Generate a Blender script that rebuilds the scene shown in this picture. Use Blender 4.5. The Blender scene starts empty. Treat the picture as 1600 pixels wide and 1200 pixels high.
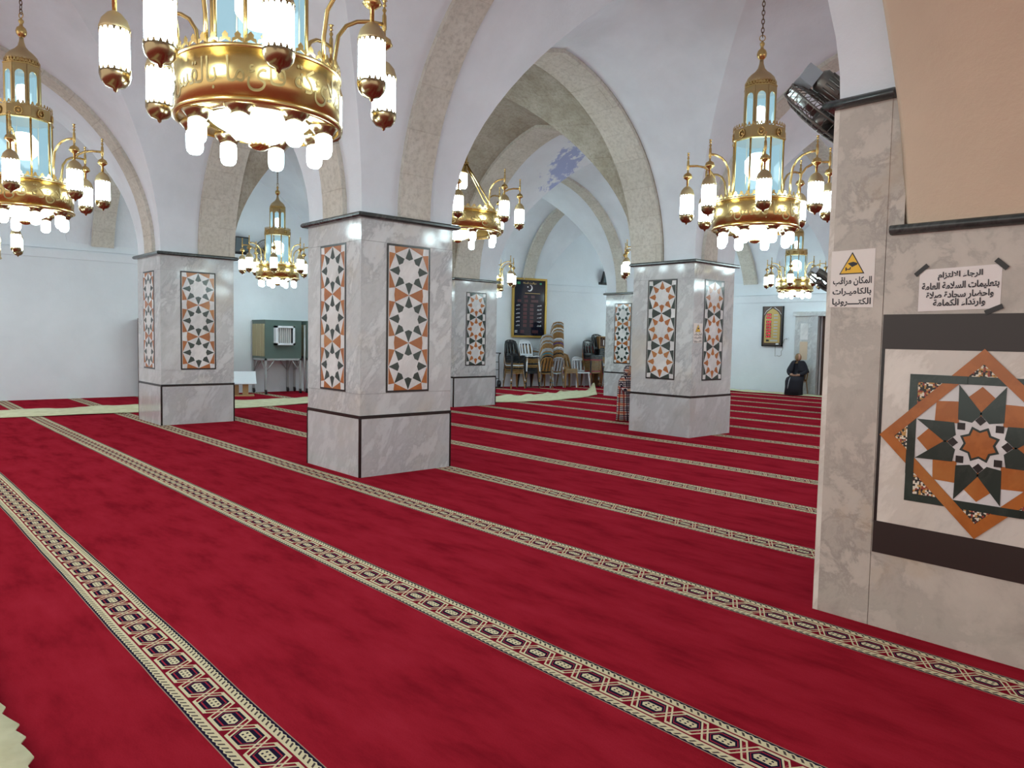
import bpy, math, random
from mathutils import Vector, Matrix
R = random.Random(7)
PI = math.pi
scene = bpy.context.scene
COL = scene.collection

# ------------------------------------------------------------------ camera, world, exposure
cam_d = bpy.data.cameras.new('camera')
cam_d.sensor_width = 36.0
cam_d.lens = 36.0 * 1150.4 / 1600.0
cam_d.clip_start = 0.05
cam = bpy.data.objects.new('camera', cam_d)
COL.objects.link(cam)
YAW, PITCH, ROLL, CAMZ = -0.8306996, 0.0616107, 0.0191716, 1.38
def cam_axes():
    cy, sy = math.cos(YAW), math.sin(YAW)
    r = Vector((cy, -sy, 0)); fw = Vector((sy, cy, 0)); up = Vector((0, 0, 1))
    cp, sp = math.cos(PITCH), math.sin(PITCH)
    f2 = fw * cp - up * sp; u2 = up * cp + fw * sp
    cr, sr = math.cos(ROLL), math.sin(ROLL)
    return r * cr + u2 * sr, u2 * cr - r * sr, f2
_r, _u, _f = cam_axes()
cam.matrix_world = Matrix(((_r.x, _u.x, -_f.x, 0), (_r.y, _u.y, -_f.y, 0), (_r.z, _u.z, -_f.z, CAMZ), (0, 0, 0, 1)))
scene.camera = cam
world = bpy.data.worlds.new('world')
scene.world = world
world.use_nodes = True
world.node_tree.nodes['Background'].inputs[0].default_value = (1.0, 0.95, 0.89, 1)
world.node_tree.nodes['Background'].inputs[1].default_value = 0.75
scene.view_settings.view_transform = 'Standard'
scene.view_settings.look = 'None'
scene.view_settings.gamma = 1.0
scene.view_settings.use_curve_mapping = False
scene.view_settings.exposure = 0.82
LAMP = 15.0          # radiance of the lit lamp glass

# ------------------------------------------------------------------ node helpers
class X:
    """socket wrapper for writing node maths as expressions"""
    def __init__(s, nt, sock): s.nt, s.s = nt, sock
    def _op(s, op, b=None, c=None):
        n = s.nt.nodes.new('ShaderNodeMath'); n.operation = op
        for i, v in enumerate((s, b, c)):
            if v is None: continue
            if isinstance(v, X): s.nt.links.new(v.s, n.inputs[i])
            else: n.inputs[i].default_value = v
        return X(s.nt, n.outputs[0])
    def __add__(s, b): return s._op('ADD', b)
    def __sub__(s, b): return s._op('SUBTRACT', b)
    def __mul__(s, b): return s._op('MULTIPLY', b)
    def __truediv__(s, b): return s._op('DIVIDE', b)
    def abs(s): return s._op('ABSOLUTE')
    def fract(s): return s._op('FRACT')
    def lt(s, b): return s._op('LESS_THAN', b)
    def gt(s, b): return s._op('GREATER_THAN', b)
    def min(s, b): return s._op('MINIMUM', b)
    def max(s, b): return s._op('MAXIMUM', b)
    def sin(s): return s._op('SINE')

def new_mat(name, col=(.8, .8, .8), rough=.5, metal=0., spec=.5, coat=0.):
    m = bpy.data.materials.new(name); m.use_nodes = True
    b = m.node_tree.nodes['Principled BSDF']
    b.inputs['Base Color'].default_value = (*col, 1)
    b.inputs['Roughness'].default_value = rough
    b.inputs['Metallic'].default_value = metal
    b.inputs['Specular IOR Level'].default_value = spec
    if coat: b.inputs['Coat Weight'].default_value = coat
    m.diffuse_color = (*col, 1)
    return m
def nodes(m): return m.node_tree, m.node_tree.nodes['Principled BSDF']
def tex(nt, kind, vec=None, **kw):
    n = nt.nodes.new(kind)
    for k, v in kw.items():
        if k in n.inputs: n.inputs[k].default_value = v
        else: setattr(n, k, v)
    if vec is not None: nt.links.new(vec, n.inputs['Vector'])
    return n
def mixc(nt, fac, a, b):
    n = nt.nodes.new('ShaderNodeMix'); n.data_type = 'RGBA'
    def put(sock, v):
        if isinstance(v, X): nt.links.new(v.s, sock)
        elif isinstance(v, bpy.types.NodeSocket): nt.links.new(v, sock)
        elif isinstance(v, (int, float)): sock.default_value = v
        else: sock.default_value = (*v[:3], 1)
    put(n.inputs[0], fac); put(n.inputs[6], a); put(n.inputs[7], b)
    return n.outputs[2]
def ramp(nt, fac, stops):
    n = nt.nodes.new('ShaderNodeValToRGB')
    cr = n.color_ramp
    while len(cr.elements) < len(stops): cr.elements.new(.5)
    for e, (p, c) in zip(cr.elements, stops):
        e.position = p; e.color = (*c, 1) if len(c) == 3 else c
    nt.links.new(fac, n.inputs[0])
    return n.outputs[0]
def bump(nt, b, height, strength=.2, dist=.02):
    n = nt.nodes.new('ShaderNodeBump'); n.inputs['Strength'].default_value = strength
    n.inputs['Distance'].default_value = dist
    nt.links.new(height, n.inputs['Height']); nt.links.new(n.outputs[0], b.inputs['Normal'])
def coords(nt, kind='Object', scale=(1, 1, 1), rot=(0, 0, 0)):
    if kind == 'World':
        src = nt.nodes.new('ShaderNodeNewGeometry').outputs['Position']
    else:
        src = nt.nodes.new('ShaderNodeTexCoord').outputs[kind]
    mp = nt.nodes.new('ShaderNodeMapping'); mp.inputs['Scale'].default_value = scale; mp.inputs['Rotation'].default_value = rot
    nt.links.new(src, mp.inputs['Vector'])
    return mp.outputs[0]

# ------------------------------------------------------------------ materials
def plaster(name, col, var=.05, bs=.25):
    m = new_mat(name, col, .85, spec=.2); nt, b = nodes(m)
    v = coords(nt, 'World')
    n1 = tex(nt, 'ShaderNodeTexNoise', v, Scale=1.1, Detail=5.0, Roughness=.6)
    n2 = tex(nt, 'ShaderNodeTexNoise', v, Scale=14.0, Detail=6.0, Roughness=.65)
    dark = tuple(c * (1 - var * 2) for c in col); lite = tuple(min(1, c * (1 + var)) for c in col)
    c = ramp(nt, n1.outputs[0], [(.3, dark), (.7, lite)])
    nt.links.new(c, b.inputs['Base Color'])
    bump(nt, b, n2.outputs[0], bs, .02)
    return m
def stone(name, ca, cb, cj, uvscale=(1, 1), bw=.9, bh=.42):
    m = new_mat(name, ca, .9, spec=.15); nt, b = nodes(m)
    tc = nt.nodes.new('ShaderNodeTexCoord')
    br = tex(nt, 'ShaderNodeTexBrick', tc.outputs['UV'], Scale=1.0)
    br.inputs['Brick Width'].default_value = bw; br.inputs['Row Height'].default_value = bh
    br.inputs['Mortar Size'].default_value = .008; br.inputs['Mortar Smooth'].default_value = .6
    br.inputs['Color1'].default_value = (*[c * 1.05 for c in ca], 1); br.inputs['Color2'].default_value = (*[c * .93 for c in ca], 1)
    br.inputs['Mortar'].default_value = (*cj, 1)
    v = coords(nt, 'World')
    n1 = tex(nt, 'ShaderNodeTexNoise', v, Scale=2.2, Detail=8.0, Roughness=.7)
    n2 = tex(nt, 'ShaderNodeTexNoise', v, Scale=22.0, Detail=6.0, Roughness=.7)
    f = (X(nt, n1.outputs[0]) * 2.6 - .85).max(0.0).min(1.0)
    c1 = mixc(nt, f, br.outputs[0], cb)
    c2 = mixc(nt, ((X(nt, n2.outputs[0]) - .45) * 2.2).max(0.0).min(.8), c1, tuple(c * .6 for c in ca))
    nt.links.new(c2, b.inputs['Base Color'])
    bump(nt, b, n2.outputs[0], .5, .02)
    return m
def marble(name, base, vein, stain, rough=.16, stain_amt=.5, diag=True, seed=0., vs=1.0):
    m = new_mat(name, base, rough, spec=.5); nt, b = nodes(m)
    pos = coords(nt, 'World')
    if diag:      # squeeze the noise along one slanting direction so the veins become long streaks
        sd = Vector((1, 1, 1.45 + .25 * seed)).normalized()
        dt = nt.nodes.new('ShaderNodeVectorMath'); dt.operation = 'DOT_PRODUCT'; nt.links.new(pos, dt.inputs[0]); dt.inputs[1].default_value = sd
        sc = nt.nodes.new('ShaderNodeVectorMath'); sc.operation = 'SCALE'; sc.inputs[0].default_value = sd * .80; nt.links.new(dt.outputs['Value'], sc.inputs['Scale'])
        sb = nt.nodes.new('ShaderNodeVectorMath'); sb.operation = 'SUBTRACT'; nt.links.new(pos, sb.inputs[0]); nt.links.new(sc.outputs[0], sb.inputs[1])
        pos = sb.outputs[0]
    sm = nt.nodes.new('ShaderNodeMapping'); k_ = 2.6 * vs if diag else 2.4
    sm.inputs['Scale'].default_value = (k_, k_, k_); sm.inputs['Location'].default_value = (seed * 3, seed, 0)
    nt.links.new(pos, sm.inputs['Vector'])
    n1 = tex(nt, 'ShaderNodeTexNoise', sm.outputs[0], Scale=2.0, Detail=9.0, Roughness=.66, Distortion=.3)
    ridge = (X(nt, n1.outputs[0]) - .5).abs()
    n2 = tex(nt, 'ShaderNodeTexNoise', sm.outputs[0], Scale=.5, Detail=4.0)
    amt = (X(nt, n2.outputs[0]) - .32) * 2.0
    line = (X(nt, ridge.s) * -17.0 + 1.0).max(0.0)
    c1 = ramp(nt, n1.outputs[0], [(.32, tuple(c * .78 for c in base)), (.52, base), (.72, tuple(min(1, c * 1.12) for c in base))])
    c2 = mixc(nt, (line * amt).max(0.0).min(.85), c1, vein)
    n3 = tex(nt, 'ShaderNodeTexNoise', coords(nt, 'World'), Scale=1.3, Detail=6.0, Roughness=.6)
    st = ((X(nt, n3.outputs[0]) - .52) * 5.0).max(0.0).min(1.0) * stain_amt
    c3 = mixc(nt, st, c2, stain)
    nt.links.new(c3, b.inputs['Base Color'])
    return m

M = {}
M['plaster'] = plaster('white_plaster', (.76, .81, .87))
M['wallpaint'] = plaster('white_wall_paint', (.77, .82, .87), .03, .15)
def blue_patch():
    m = plaster('white_plaster_blue_patch', (.76, .81, .87)); nt, b = nodes(m)
    src = b.inputs['Base Color'].links[0].from_socket
    mp = nt.nodes.new('ShaderNodeMapping'); mp.vector_type = 'TEXTURE'
    mp.inputs['Location'].default_value = (-11.35, 11.05, 5.1); mp.inputs['Rotation'].default_value = (0, 0, -.37); mp.inputs['Scale'].default_value = (2.0, .5, .9)
    nt.links.new(nt.nodes.new('ShaderNodeNewGeometry').outputs['Position'], mp.inputs['Vector'])
    ln = nt.nodes.new('ShaderNodeVectorMath'); ln.operation = 'LENGTH'; nt.links.new(mp.outputs[0], ln.inputs[0])
    n = tex(nt, 'ShaderNodeTexNoise', coords(nt, 'World'), Scale=5.0, Detail=6.0, Roughness=.7)
    f = ((X(nt, ln.outputs['Value']) * -1.0 + 1.0 + (X(nt, n.outputs[0]) - .5) * 2.2) * 4.0).max(0.0).min(.75)
    nt.links.new(mixc(nt, f, src, (.26, .34, .66)), b.inputs['Base Color'])
    return m
M['plaster_blue'] = blue_patch()
M['tan'] = plaster('warm_light_tan_plaster', (.66, .52, .39), .05, .35)  # the tan puts the warm light on the pier's plaster into its colour
M['stone'] = stone('pale_arch_stone', (.58, .55, .48), (.70, .68, .62), (.42, .38, .31))
M['stonevault'] = stone('bare_vault_stone', (.33, .295, .225), (.52, .49, .43), (.24, .20, .15), bw=1.3, bh=.55)
M['marble'] = marble('grey_veined_marble', (.60, .62, .63), (.26, .27, .30), (.60, .50, .34), .09, .35)
M['marble_base'] = marble('grey_base_marble', (.56, .58, .60), (.36, .36, .39), (.50, .45, .38), .13, .35, seed=1.3)
M['marble_lite'] = marble('white_inlay_marble', (.74, .74, .74), (.55, .55, .56), (.70, .66, .58), .15, .2, seed=.6)
M['marble_front'] = marble('beige_grey_marble', (.52, .475, .42), (.20, .18, .17), (.47, .345, .20), .2, .9, diag=False)
M['marble_sand'] = marble('white_sandy_marble', (.72, .68, .62), (.45, .40, .34), (.62, .52, .38), .2, .3, seed=.9)
M['black'] = new_mat('black_stone', (.012, .011, .011), .25)
M['darkband'] = new_mat('dark_brown_stone', (.026, .018, .016), .32)
M['green'] = marble('dark_green_marble', (.020, .040, .034), (.05, .07, .06), (.035, .05, .045), .15, .3, seed=.2)
M['orange'] = marble('orange_onyx', (.42, .135, .030), (.30, .085, .02), (.52, .24, .07), .18, .8, diag=False)
M['cornice'] = marble('dark_green_cornice', (.035, .045, .045), (.10, .11, .11), (.05, .06, .06), .2, .3, seed=2.)
M['gold'] = new_mat('brushed_gold', (.62, .43, .17), .27, 1.0)
M['golddark'] = new_mat('dull_gold', (.50, .36, .17), .38, 1.0)
M['script'] = new_mat('engraved_dark_gold', (.20, .13, .05), .55, .8)
M['goldmat'] = new_mat('satin_gold_cap', (.55, .42, .24), .5, .85)
M['brasscap'] = new_mat('polished_brass', (.36, .27, .15), .25, 1.0)
M['chain'] = new_mat('brown_chain', (.16, .11, .07), .4, .9)
def emis(name, col, strength):
    m = new_mat(name, col, .3); nt, b = nodes(m)
    b.inputs['Emission Color'].default_value = (*col, 1)
    b.inputs['Emission Strength'].default_value = strength
    return m
M['lamp'] = emis('lit_opal_glass', (.74, .95, .99), LAMP)
M['bulb'] = emis('lit_tube_bulb', (.74, .95, .99), LAMP)
M['bowl'] = emis('lit_bowl_glass', (.74, .95, .99), LAMP * .35)
def pane_mat():
    m = bpy.data.materials.new('pale_blue_frosted_glass'); m.use_nodes = True
    nt = m.node_tree; nt.nodes.clear()
    out = nt.nodes.new('ShaderNodeOutputMaterial')
    tr = nt.nodes.new('ShaderNodeBsdfTransparent'); tr.inputs[0].default_value = (.9, .97, 1, 1)
    em = nt.nodes.new('ShaderNodeEmission'); em.inputs[0].default_value = (.42, .72, .85, 1); em.inputs[1].default_value = .48
    gl = nt.nodes.new('ShaderNodeBsdfGlossy'); gl.inputs['Roughness'].default_value = .1
    mx = nt.nodes.new('ShaderNodeMixShader'); mx.inputs[0].default_value = .72
    mx2 = nt.nodes.new('ShaderNodeMixShader'); mx2.inputs[0].default_value = .06
    nt.links.new(tr.outputs[0], mx.inputs[1]); nt.links.new(em.outputs[0], mx.inputs[2])
    nt.links.new(mx.outputs[0], mx2.inputs[1]); nt.links.new(gl.outputs[0], mx2.inputs[2])
    nt.links.new(mx2.outputs[0], out.inputs[0])
    return m
M['pane'] = pane_mat()
def mosaic_mat():
    m = new_mat('tiny_star_mosaic', (.7, .7, .7), .3); nt, b = nodes(m)
    tc = nt.nodes.new('ShaderNodeTexCoord')
    vo = tex(nt, 'ShaderNodeTexVoronoi', tc.outputs['UV'], Scale=115.0); vo.inputs['Randomness'].default_value = .55
    sep = nt.nodes.new('ShaderNodeSeparateColor'); nt.links.new(vo.outputs['Color'], sep.inputs[0])
    n = nt.nodes.new('ShaderNodeValToRGB'); cr = n.color_ramp; cr.interpolation = 'CONSTANT'
    cr.elements[0].position = 0; cr.elements[0].color = (.015, .02, .018, 1)
    cr.elements[1].position = .36; cr.elements[1].color = (.75, .70, .58, 1)
    e = cr.elements.new(.66); e.color = (.50, .28, .08, 1)
    e = cr.elements.new(.84); e.color = (.30, .05, .03, 1)
    nt.links.new(sep.outputs[0], n.inputs[0]); nt.links.new(n.outputs[0], b.inputs['Base Color'])
    return m
M['mosaic'] = mosaic_mat()
M['paper'] = new_mat('white_paper', (.80, .76, .74), .3)
M['paper2'] = new_mat('white_sticker', (.80, .75, .71), .35)
M['ink'] = new_mat('black_ink', (.012, .012, .02), .5)
M['tape'] = new_mat('black_tape', (.015, .013, .013), .35)
M['yellow'] = new_mat('yellow_sign', (.85, .50, .02), .35)
M['white'] = new_mat('white_plastic', (.75, .79, .84), .4)
M['greyplastic'] = new_mat('grey_plastic', (.40, .44, .48), .4)
M['blackplastic'] = new_mat('black_plastic', (.012, .013, .016), .28)
M['brownplastic'] = new_mat('ochre_brown_plastic', (.30, .165, .05), .4)
M['redplastic'] = new_mat('red_plastic', (.40, .03, .05), .4)
M['tealplastic'] = new_mat('teal_plastic', (.05, .22, .30), .4)
M['purpleplastic'] = new_mat('purple_plastic', (.10, .05, .22), .4)
M['acgreen'] = new_mat('grey_green_metal', (.095, .145, .130), .45)
M['steel'] = new_mat('grey_steel', (.42, .44, .45), .4, .3)
M['darksteel'] = new_mat('dark_steel', (.16, .15, .14), .3, .9)
M['fanwire'] = new_mat('fan_wire', (.17, .16, .145), .42, .85)
M['louver'] = new_mat('straw_pad', (.42, .38, .24), .8)
M['wood'] = new_mat('wood', (.30, .17, .07), .5)
M['darkwood'] = new_mat('dark_brown_wood', (.065, .032, .022), .4)
M['lightwood'] = new_mat('light_wood', (.50, .33, .15), .55)
M['boardblack'] = new_mat('glossy_black_board', (.008, .010, .022), .08)
M['boardgold'] = new_mat('gold_frame', (.50, .33, .08), .35, .7)
M['clockgold'] = new_mat('gold_clock_face', (.50, .35, .12), .4, .3)
M['darkred'] = new_mat('unlit_display', (.09, .035, .04), .25)
M['redled'] = emis('red_led', (1.0, .03, .06), .75)
M['whiteled'] = new_mat('white_print', (.8, .8, .82), .4)
M['goldprint'] = new_mat('gold_print', (.55, .40, .14), .4)
M['greenprint'] = new_mat('green_print', (.03, .25, .12), .4)
M['skin'] = new_mat('skin', (.55, .32, .22), .55)
M['abaya'] = new_mat('black_cloth', (.008, .008, .016), .8)
M['scarf'] = new_mat('brown_scarf', (.25, .16, .08), .85)
M['darkredcloth'] = new_mat('dark_red_cloth', (.13, .012, .022), .85)
M['bookpaper'] = new_mat('book_spines', (.45, .36, .22), .7)
M['glassdark'] = new_mat('dark_lens_glass', (.10, .14, .16), .08)
def cream_mat():
    m = new_mat('cream_cloth', (.68, .66, .44), .9, spec=.1); nt, b = nodes(m)
    n = tex(nt, 'ShaderNodeTexNoise', coords(nt, 'World'), Scale=9.0, Detail=6.0)
    nt.links.new(ramp(nt, n.outputs[0], [(.3, (.60, .57, .36)), (.7, (.74, .72, .50))]), b.inputs['Base Color'])
    bump(nt, b, n.outputs[0], .3, .02)
    return m
M['cream'] = cream_mat()
def plaid_mat():
    m = new_mat('plaid_cloth', (.6, .4, .3), .9, spec=.1); nt, b = nodes(m)
    tc = nt.nodes.new('ShaderNodeTexCoord'); sp = nt.nodes.new('ShaderNodeSeparateXYZ')
    nt.links.new(tc.outputs['Object'], sp.inputs[0])
    x, y, z = (X(nt, sp.outputs[i]) for i in range(3))
    h = x * .8 + y * .6
    fz = (z / .145).fract(); fh = (h / .12).fract()
    def lines(f): return ((f - .30).abs().lt(.05)).max((f - .50).abs().lt(.05)).max((f - .70).abs().lt(.05))
    def redl(f): return (f - .03).abs().lt(.06)
    wl = ((fz - .5).abs().lt(.30)).max((fh - .5).abs().lt(.30))
    c = mixc(nt, wl, (.58, .36, .24), (.70, .62, .62))
    c = mixc(nt, redl(fz).max(redl(fh)), c, (.42, .06, .04))
    c = mixc(nt, lines(fz).max(lines(fh)), c, (.02, .015, .03))
    nt.links.new(c, b.inputs['Base Color'])
    return m
M['plaid'] = plaid_mat()

def carpet_mat():
    m = new_mat('red_prayer_carpet', (.3, .01, .03), .95, spec=.0); nt, b = nodes(m)
    pos = nt.nodes.new('ShaderNodeNewGeometry').outputs['Position']
    sp = nt.nodes.new('ShaderNodeSeparateXYZ'); nt.links.new(pos, sp.inputs[0])
    px, py = X(nt, sp.outputs[0]), X(nt, sp.outputs[1])
    wob = tex(nt, 'ShaderNodeTexNoise', pos, Scale=1.2, Detail=2.0)
    py = py + (X(nt, wob.outputs[0]) - .5) * .02
    d = (((py + .2392) / 1.2373 + .5).fract() - .5) * 1.2373
    ad = d.abs()
    per = .155
    fu = (px / per).fract()
    w = ((fu * 2 - 1).abs() * -1.0) + 1.0
    def strand(sh):
        g = ((px / per + sh).fract() * 2 - 1).abs() * -1.0 + 1.0
        return (g * 2.3).min(1.0) * .054
    f1, f2 = strand(.075), strand(-.075)
    a1, a2 = f1 - ad, f2 - ad
    a = a1.min(a2)
    cream, navy, red, dred = (.66, .60, .40), (.016, .013, .035), (.30, .012, .035), (.20, .010, .022)
    # main field
    mp = nt.nodes.new('ShaderNodeMapping'); mp.inputs['Scale'].default_value = (1.0, 3.0, 1); nt.links.new(pos, mp.inputs['Vector'])
    n1 = tex(nt, 'ShaderNodeTexNoise', mp.outputs[0], Scale=2.0, Detail=6.0, Roughness=.62)
    n2 = tex(nt, 'ShaderNodeTexNoise', pos, Scale=160.0, Detail=2.0)
    field = ramp(nt, n1.outputs[0], [(.30, (.215, .009, .018)), (.5, (.320, .015, .029)), (.72, (.365, .020, .038))])
    field = mixc(nt, (X(nt, n2.outputs[0]) - .3) * .35, field, (.13, .004, .012))
    # centre band of linked hexagons
    c = mixc(nt, a.gt(.005), dred, navy)
    c = mixc(nt, (a - .0185).abs().lt(.0028), c, (.34, .03, .05))
    core = a.gt(.036)
    dots = ((fu * 7.0).fract() - .5).abs().lt(.2).min((ad - .008).abs().lt(.004))
    c = mixc(nt, core, c, cream)
    c = mixc(nt, core.min(dots), c, navy)
    # lattice at the crossings
    cross = (w - .22).lt(0.0).min(ad.lt(.03))
    lat = ((px / .012).fract() - .5).abs().lt(.2).max(((py / .012).fract() - .5).abs().lt(.2))
    c = mixc(nt, cross.min(lat), c, (.33, .05, .07))
    slope = a1.max(a2).max(0.0).min(.02) * .0 + .0064
    c = mixc(nt, (a1.abs() - slope).lt(0.0).max((a2.abs() - slope).lt(0.0)), c, cream)
    # borders
    chev = (((px + ad * .8) / .031).fract() - .5).abs().lt(.17).min(((ad - .088).abs() - .004).abs().lt(.0055))
    edge = (((px / .031).fract() - .5).abs() * .012 + .098)
    bor = mixc(nt, chev, cream, (.08, .06, .06))
    bor = mixc(nt, ad.gt(edge), bor, navy)
    c = mixc(nt, ad.gt(.060), c, (.22, .012, .03))
    c = mixc(nt, ad.gt(.068), c, bor)
    c = mixc(nt, ad.gt(.110), c, (.35, .25, .2))
    c = mixc(nt, ad.gt(.114), c, field)
    nt.links.new(c, b.inputs['Base Color'])
    hgt = X(nt, n1.outputs[0]) * .8 + X(nt, n2.outputs[0]) * .12
    bump(nt, b, hgt.s, .35, .03)
    return m
M['carpet'] = carpet_mat()

# ------------------------------------------------------------------ mesh building
class MB:
    def __init__(s): s.v, s.f, s.m, s.mats, s.uv, s.sm = [], [], [], [], [], []
    def mi(s, mat):
        if mat not in s.mats: s.mats.append(mat)
        return s.mats.index(mat)
    def face(s, idx, mat, uv=None, smooth=False):
        s.f.append(tuple(idx)); s.m.append(s.mi(mat)); s.uv.append(uv); s.sm.append(smooth)
    def poly(s, pts, mat, uv=None):
        b = len(s.v); s.v += [tuple(p) for p in pts]; s.face(range(b, b + len(pts)), mat, uv)
    def box(s, a, c, mat, mtx=None):
        (x0, y0, z0), (x1, y1, z1) = a, c
        pts = [(x0, y0, z0), (x1, y0, z0), (x1, y1, z0), (x0, y1, z0), (x0, y0, z1), (x1, y0, z1), (x1, y1, z1), (x0, y1, z1)]
        if mtx is not None: pts = [tuple(mtx @ Vector(p)) for p in pts]
        b = len(s.v); s.v += pts
        for q in ((0, 3, 2, 1), (4, 5, 6, 7), (0, 1, 5, 4), (1, 2, 6, 5), (2, 3, 7, 6), (3, 0, 4, 7)):
            s.face([b + i for i in q], mat)
    def prism(s, pts, thick, mat, T, smooth=False):
        """flat outline (u,w) extruded by thick; T maps (u,w,depth) to 3d"""
        n = len(pts); b = len(s.v)
        s.v += [tuple(T(u, w, thick)) for u, w in pts] + [tuple(T(u, w, 0)) for u, w in pts]
        s.face(range(b, b + n), mat, [(u, w) for u, w in pts])
        s.face(range(b + 2 * n - 1, b + n - 1, -1), mat)
        for i in range(n):
            j = (i + 1) % n
            s.face((b + n + i, b + n + j, b + j, b + i), mat)
    def lathe(s, prof, mat, c=(0, 0, 0), n=24, smooth=True, ax=None, a0=0.0):
        b = len(s.v); k = len(prof)
        for i in range(n):
            t = 2 * PI * i / n + a0
            for r, z in prof:
                p = Vector((r * math.cos(t), r * math.sin(t), z))
                if ax is not None: p = ax @ p
                s.v.append((p.x + c[0], p.y + c[1], p.z + c[2]))
        for i in range(n):
            j = (i + 1) % n
            for q in range(k - 1):
                s.face((b + i * k + q, b + j * k + q, b + j * k + q + 1, b + i * k + q + 1), mat, None, smooth)
        for q, rev in ((0, True), (k - 1, False)):
            if 1e-6 < prof[q][0] < .2:      # wide rings stay open
                ids = [b + i * k + q for i in range(n)]
                s.face(ids[::-1] if rev else ids, mat)
    def tube(s, path, r, mat, n=8, closed=False, cap=True):
        path = [Vector(p) for p in path]; L = len(path); b = len(s.v)
        rr = r if isinstance(r, (list, tuple)) else [r] * L
        prev = None
        for i, p in enumerate(path):
            if closed: d = path[(i + 1) % L] - path[i - 1]
            else: d = path[min(i + 1, L - 1)] - path[max(i - 1, 0)]
            d.normalize()
            if prev is None:
                a = Vector((0, 0, 1)) if abs(d.z) < .9 else Vector((1, 0, 0))
                n1 = d.cross(a).normalized()
            else:
                n1 = (prev - d * prev.dot(d)).normalized()
            prev = n1; n2 = d.cross(n1)
            for k in range(n):
                t = 2 * PI * k / n
                s.v.append(tuple(p + (n1 * math.cos(t) + n2 * math.sin(t)) * rr[i]))
        for i in range(L if closed else L - 1):
            j = (i + 1) % L
            for k in range(n):
                k2 = (k + 1) % n
                s.face((b + i * n + k, b + i * n + k2, b + j * n + k2, b + j * n + k), mat, None, True)
        if cap and not closed:
            s.face([b + k for k in range(n)][::-1], mat); s.face([b + (L - 1) * n + k for k in range(n)], mat)
    def grid(s, P, mat, uv=None, smooth=True, close=False):
        b = len(s.v); h = len(P); w = len(P[0])
        for row in P: s.v += [tuple(p) for p in row]
        for i in range(h - 1):
            for j in range(w if close else w - 1):
                j2 = (j + 1) % w
                ids = (b + i * w + j, b + i * w + j2, b + (i + 1) * w + j2, b + (i + 1) * w + j)
                u = [uv[i][j], uv[i][j2], uv[i + 1][j2], uv[i + 1][j]] if uv else None
                s.face(ids, mat, u, smooth)
    def mesh(s, name):
        me = bpy.data.meshes.new(name)
        me.from_pydata(s.v, [], s.f); me.update()
        for k in s.mats: me.materials.append(M[k])
        me.polygons.foreach_set('material_index', s.m)
        me.polygons.foreach_set('use_smooth', s.sm)
        if any(s.uv):
            uvl = me.uv_layers.new(name='UVMap')
            for p, u in zip(me.polygons, s.uv):
                if u:
                    for li, q in zip(p.loop_indices, u): uvl.data[li].uv = q
        return me
    def obj(s, name, parent=None, loc=None):
        o = bpy.data.objects.new(name, s.mesh(name)); COL.objects.link(o)
        if parent is not None: o.parent = parent
        if loc: o.location = loc
        return o
def tag(o, label, cat, group=None):
    o['label'] = label; o['category'] = cat
    if group: o['group'] = group
    return o
def thing(name, label, cat, loc=(0, 0, 0), rz=0, group=None):
    o = bpy.data.objects.new(name, None); o.empty_display_size = .1; COL.objects.link(o)
    o.location = loc; o.rotation_euler = (0, 0, rz)
    return tag(o, label, cat, group)
def struct(o): o['kind'] = 'structure'; return o
def copy_tree(o, parent=None):
    c = o.copy(); COL.objects.link(c)
    if parent is not None: c.parent = parent
    for ch in list(o.children): copy_tree(ch, c)
    return c

# ------------------------------------------------------------------ lettering (Arabic joined forms, drawn left to right)
AR = {'ا': (0xFE8D, 2), 'ب': (0xFE8F, 4), 'ت': (0xFE95, 4), 'ة': (0xFE93, 2), 'ج': (0xFE9D, 4), 'ح': (0xFEA1, 4), 'د': (0xFEA9, 2),
      'ر': (0xFEAD, 2), 'ز': (0xFEAF, 2), 'س': (0xFEB1, 4), 'ص': (0xFEB9, 4), 'ض': (0xFEBD, 4), 'ع': (0xFEC9, 4), 'ق': (0xFED5, 4),
      'ك': (0xFED9, 4), 'ل': (0xFEDD, 4), 'م': (0xFEE1, 4), 'ن': (0xFEE5, 4), 'ه': (0xFEE9, 4), 'و': (0xFEED, 2), 'ي': (0xFEF1, 4),
      'ء': (0xFE80, 1), 'L': (0xFEFB, 2), 'ـ': (0x0640, 4), 'ش': (0xFEB5, 4), 'ف': (0xFED1, 4), 'ظ': (0xFEC5, 4)}
def shape(t):
    t = t.replace('لا', 'L'); out = []
    for i, ch in enumerate(t):
        if ch not in AR: out.append(ch); continue
        base, n = AR[ch]
        p = t[i - 1] if i else ' '; q = t[i + 1] if i + 1 < len(t) else ' '
        jp = p in AR and AR[p][1] == 4 and n > 1
        jn = n == 4 and q in AR and AR[q][1] > 1
        if ch == 'ـ': out.append(ch); continue
        k = 3 if (jp and jn) else 2 if jn else 1 if jp else 0
        out.append(chr(base + k))
    return ''.join(reversed(out))
def text_polys(t, size=1.0, bold=.0, arabic=True, res=2):
    c = bpy.data.curves.new('txt', 'FONT'); c.body = shape(t) if arabic else t
    c.size = size; c.resolution_u = res; c.offset = bold
    o = bpy.data.objects.new('txt', c); COL.objects.link(o)
    dg = bpy.context.evaluated_depsgraph_get()
    me = bpy.data.meshes.new_from_object(o.evaluated_get(dg))
    vs = [(v.co.x, v.co.y) for v in me.vertices]; fs = [tuple(p.vertices) for p in me.polygons]
    bpy.data.objects.remove(o); bpy.data.curves.remove(c); bpy.data.meshes.remove(me)
    return vs, fs
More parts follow.
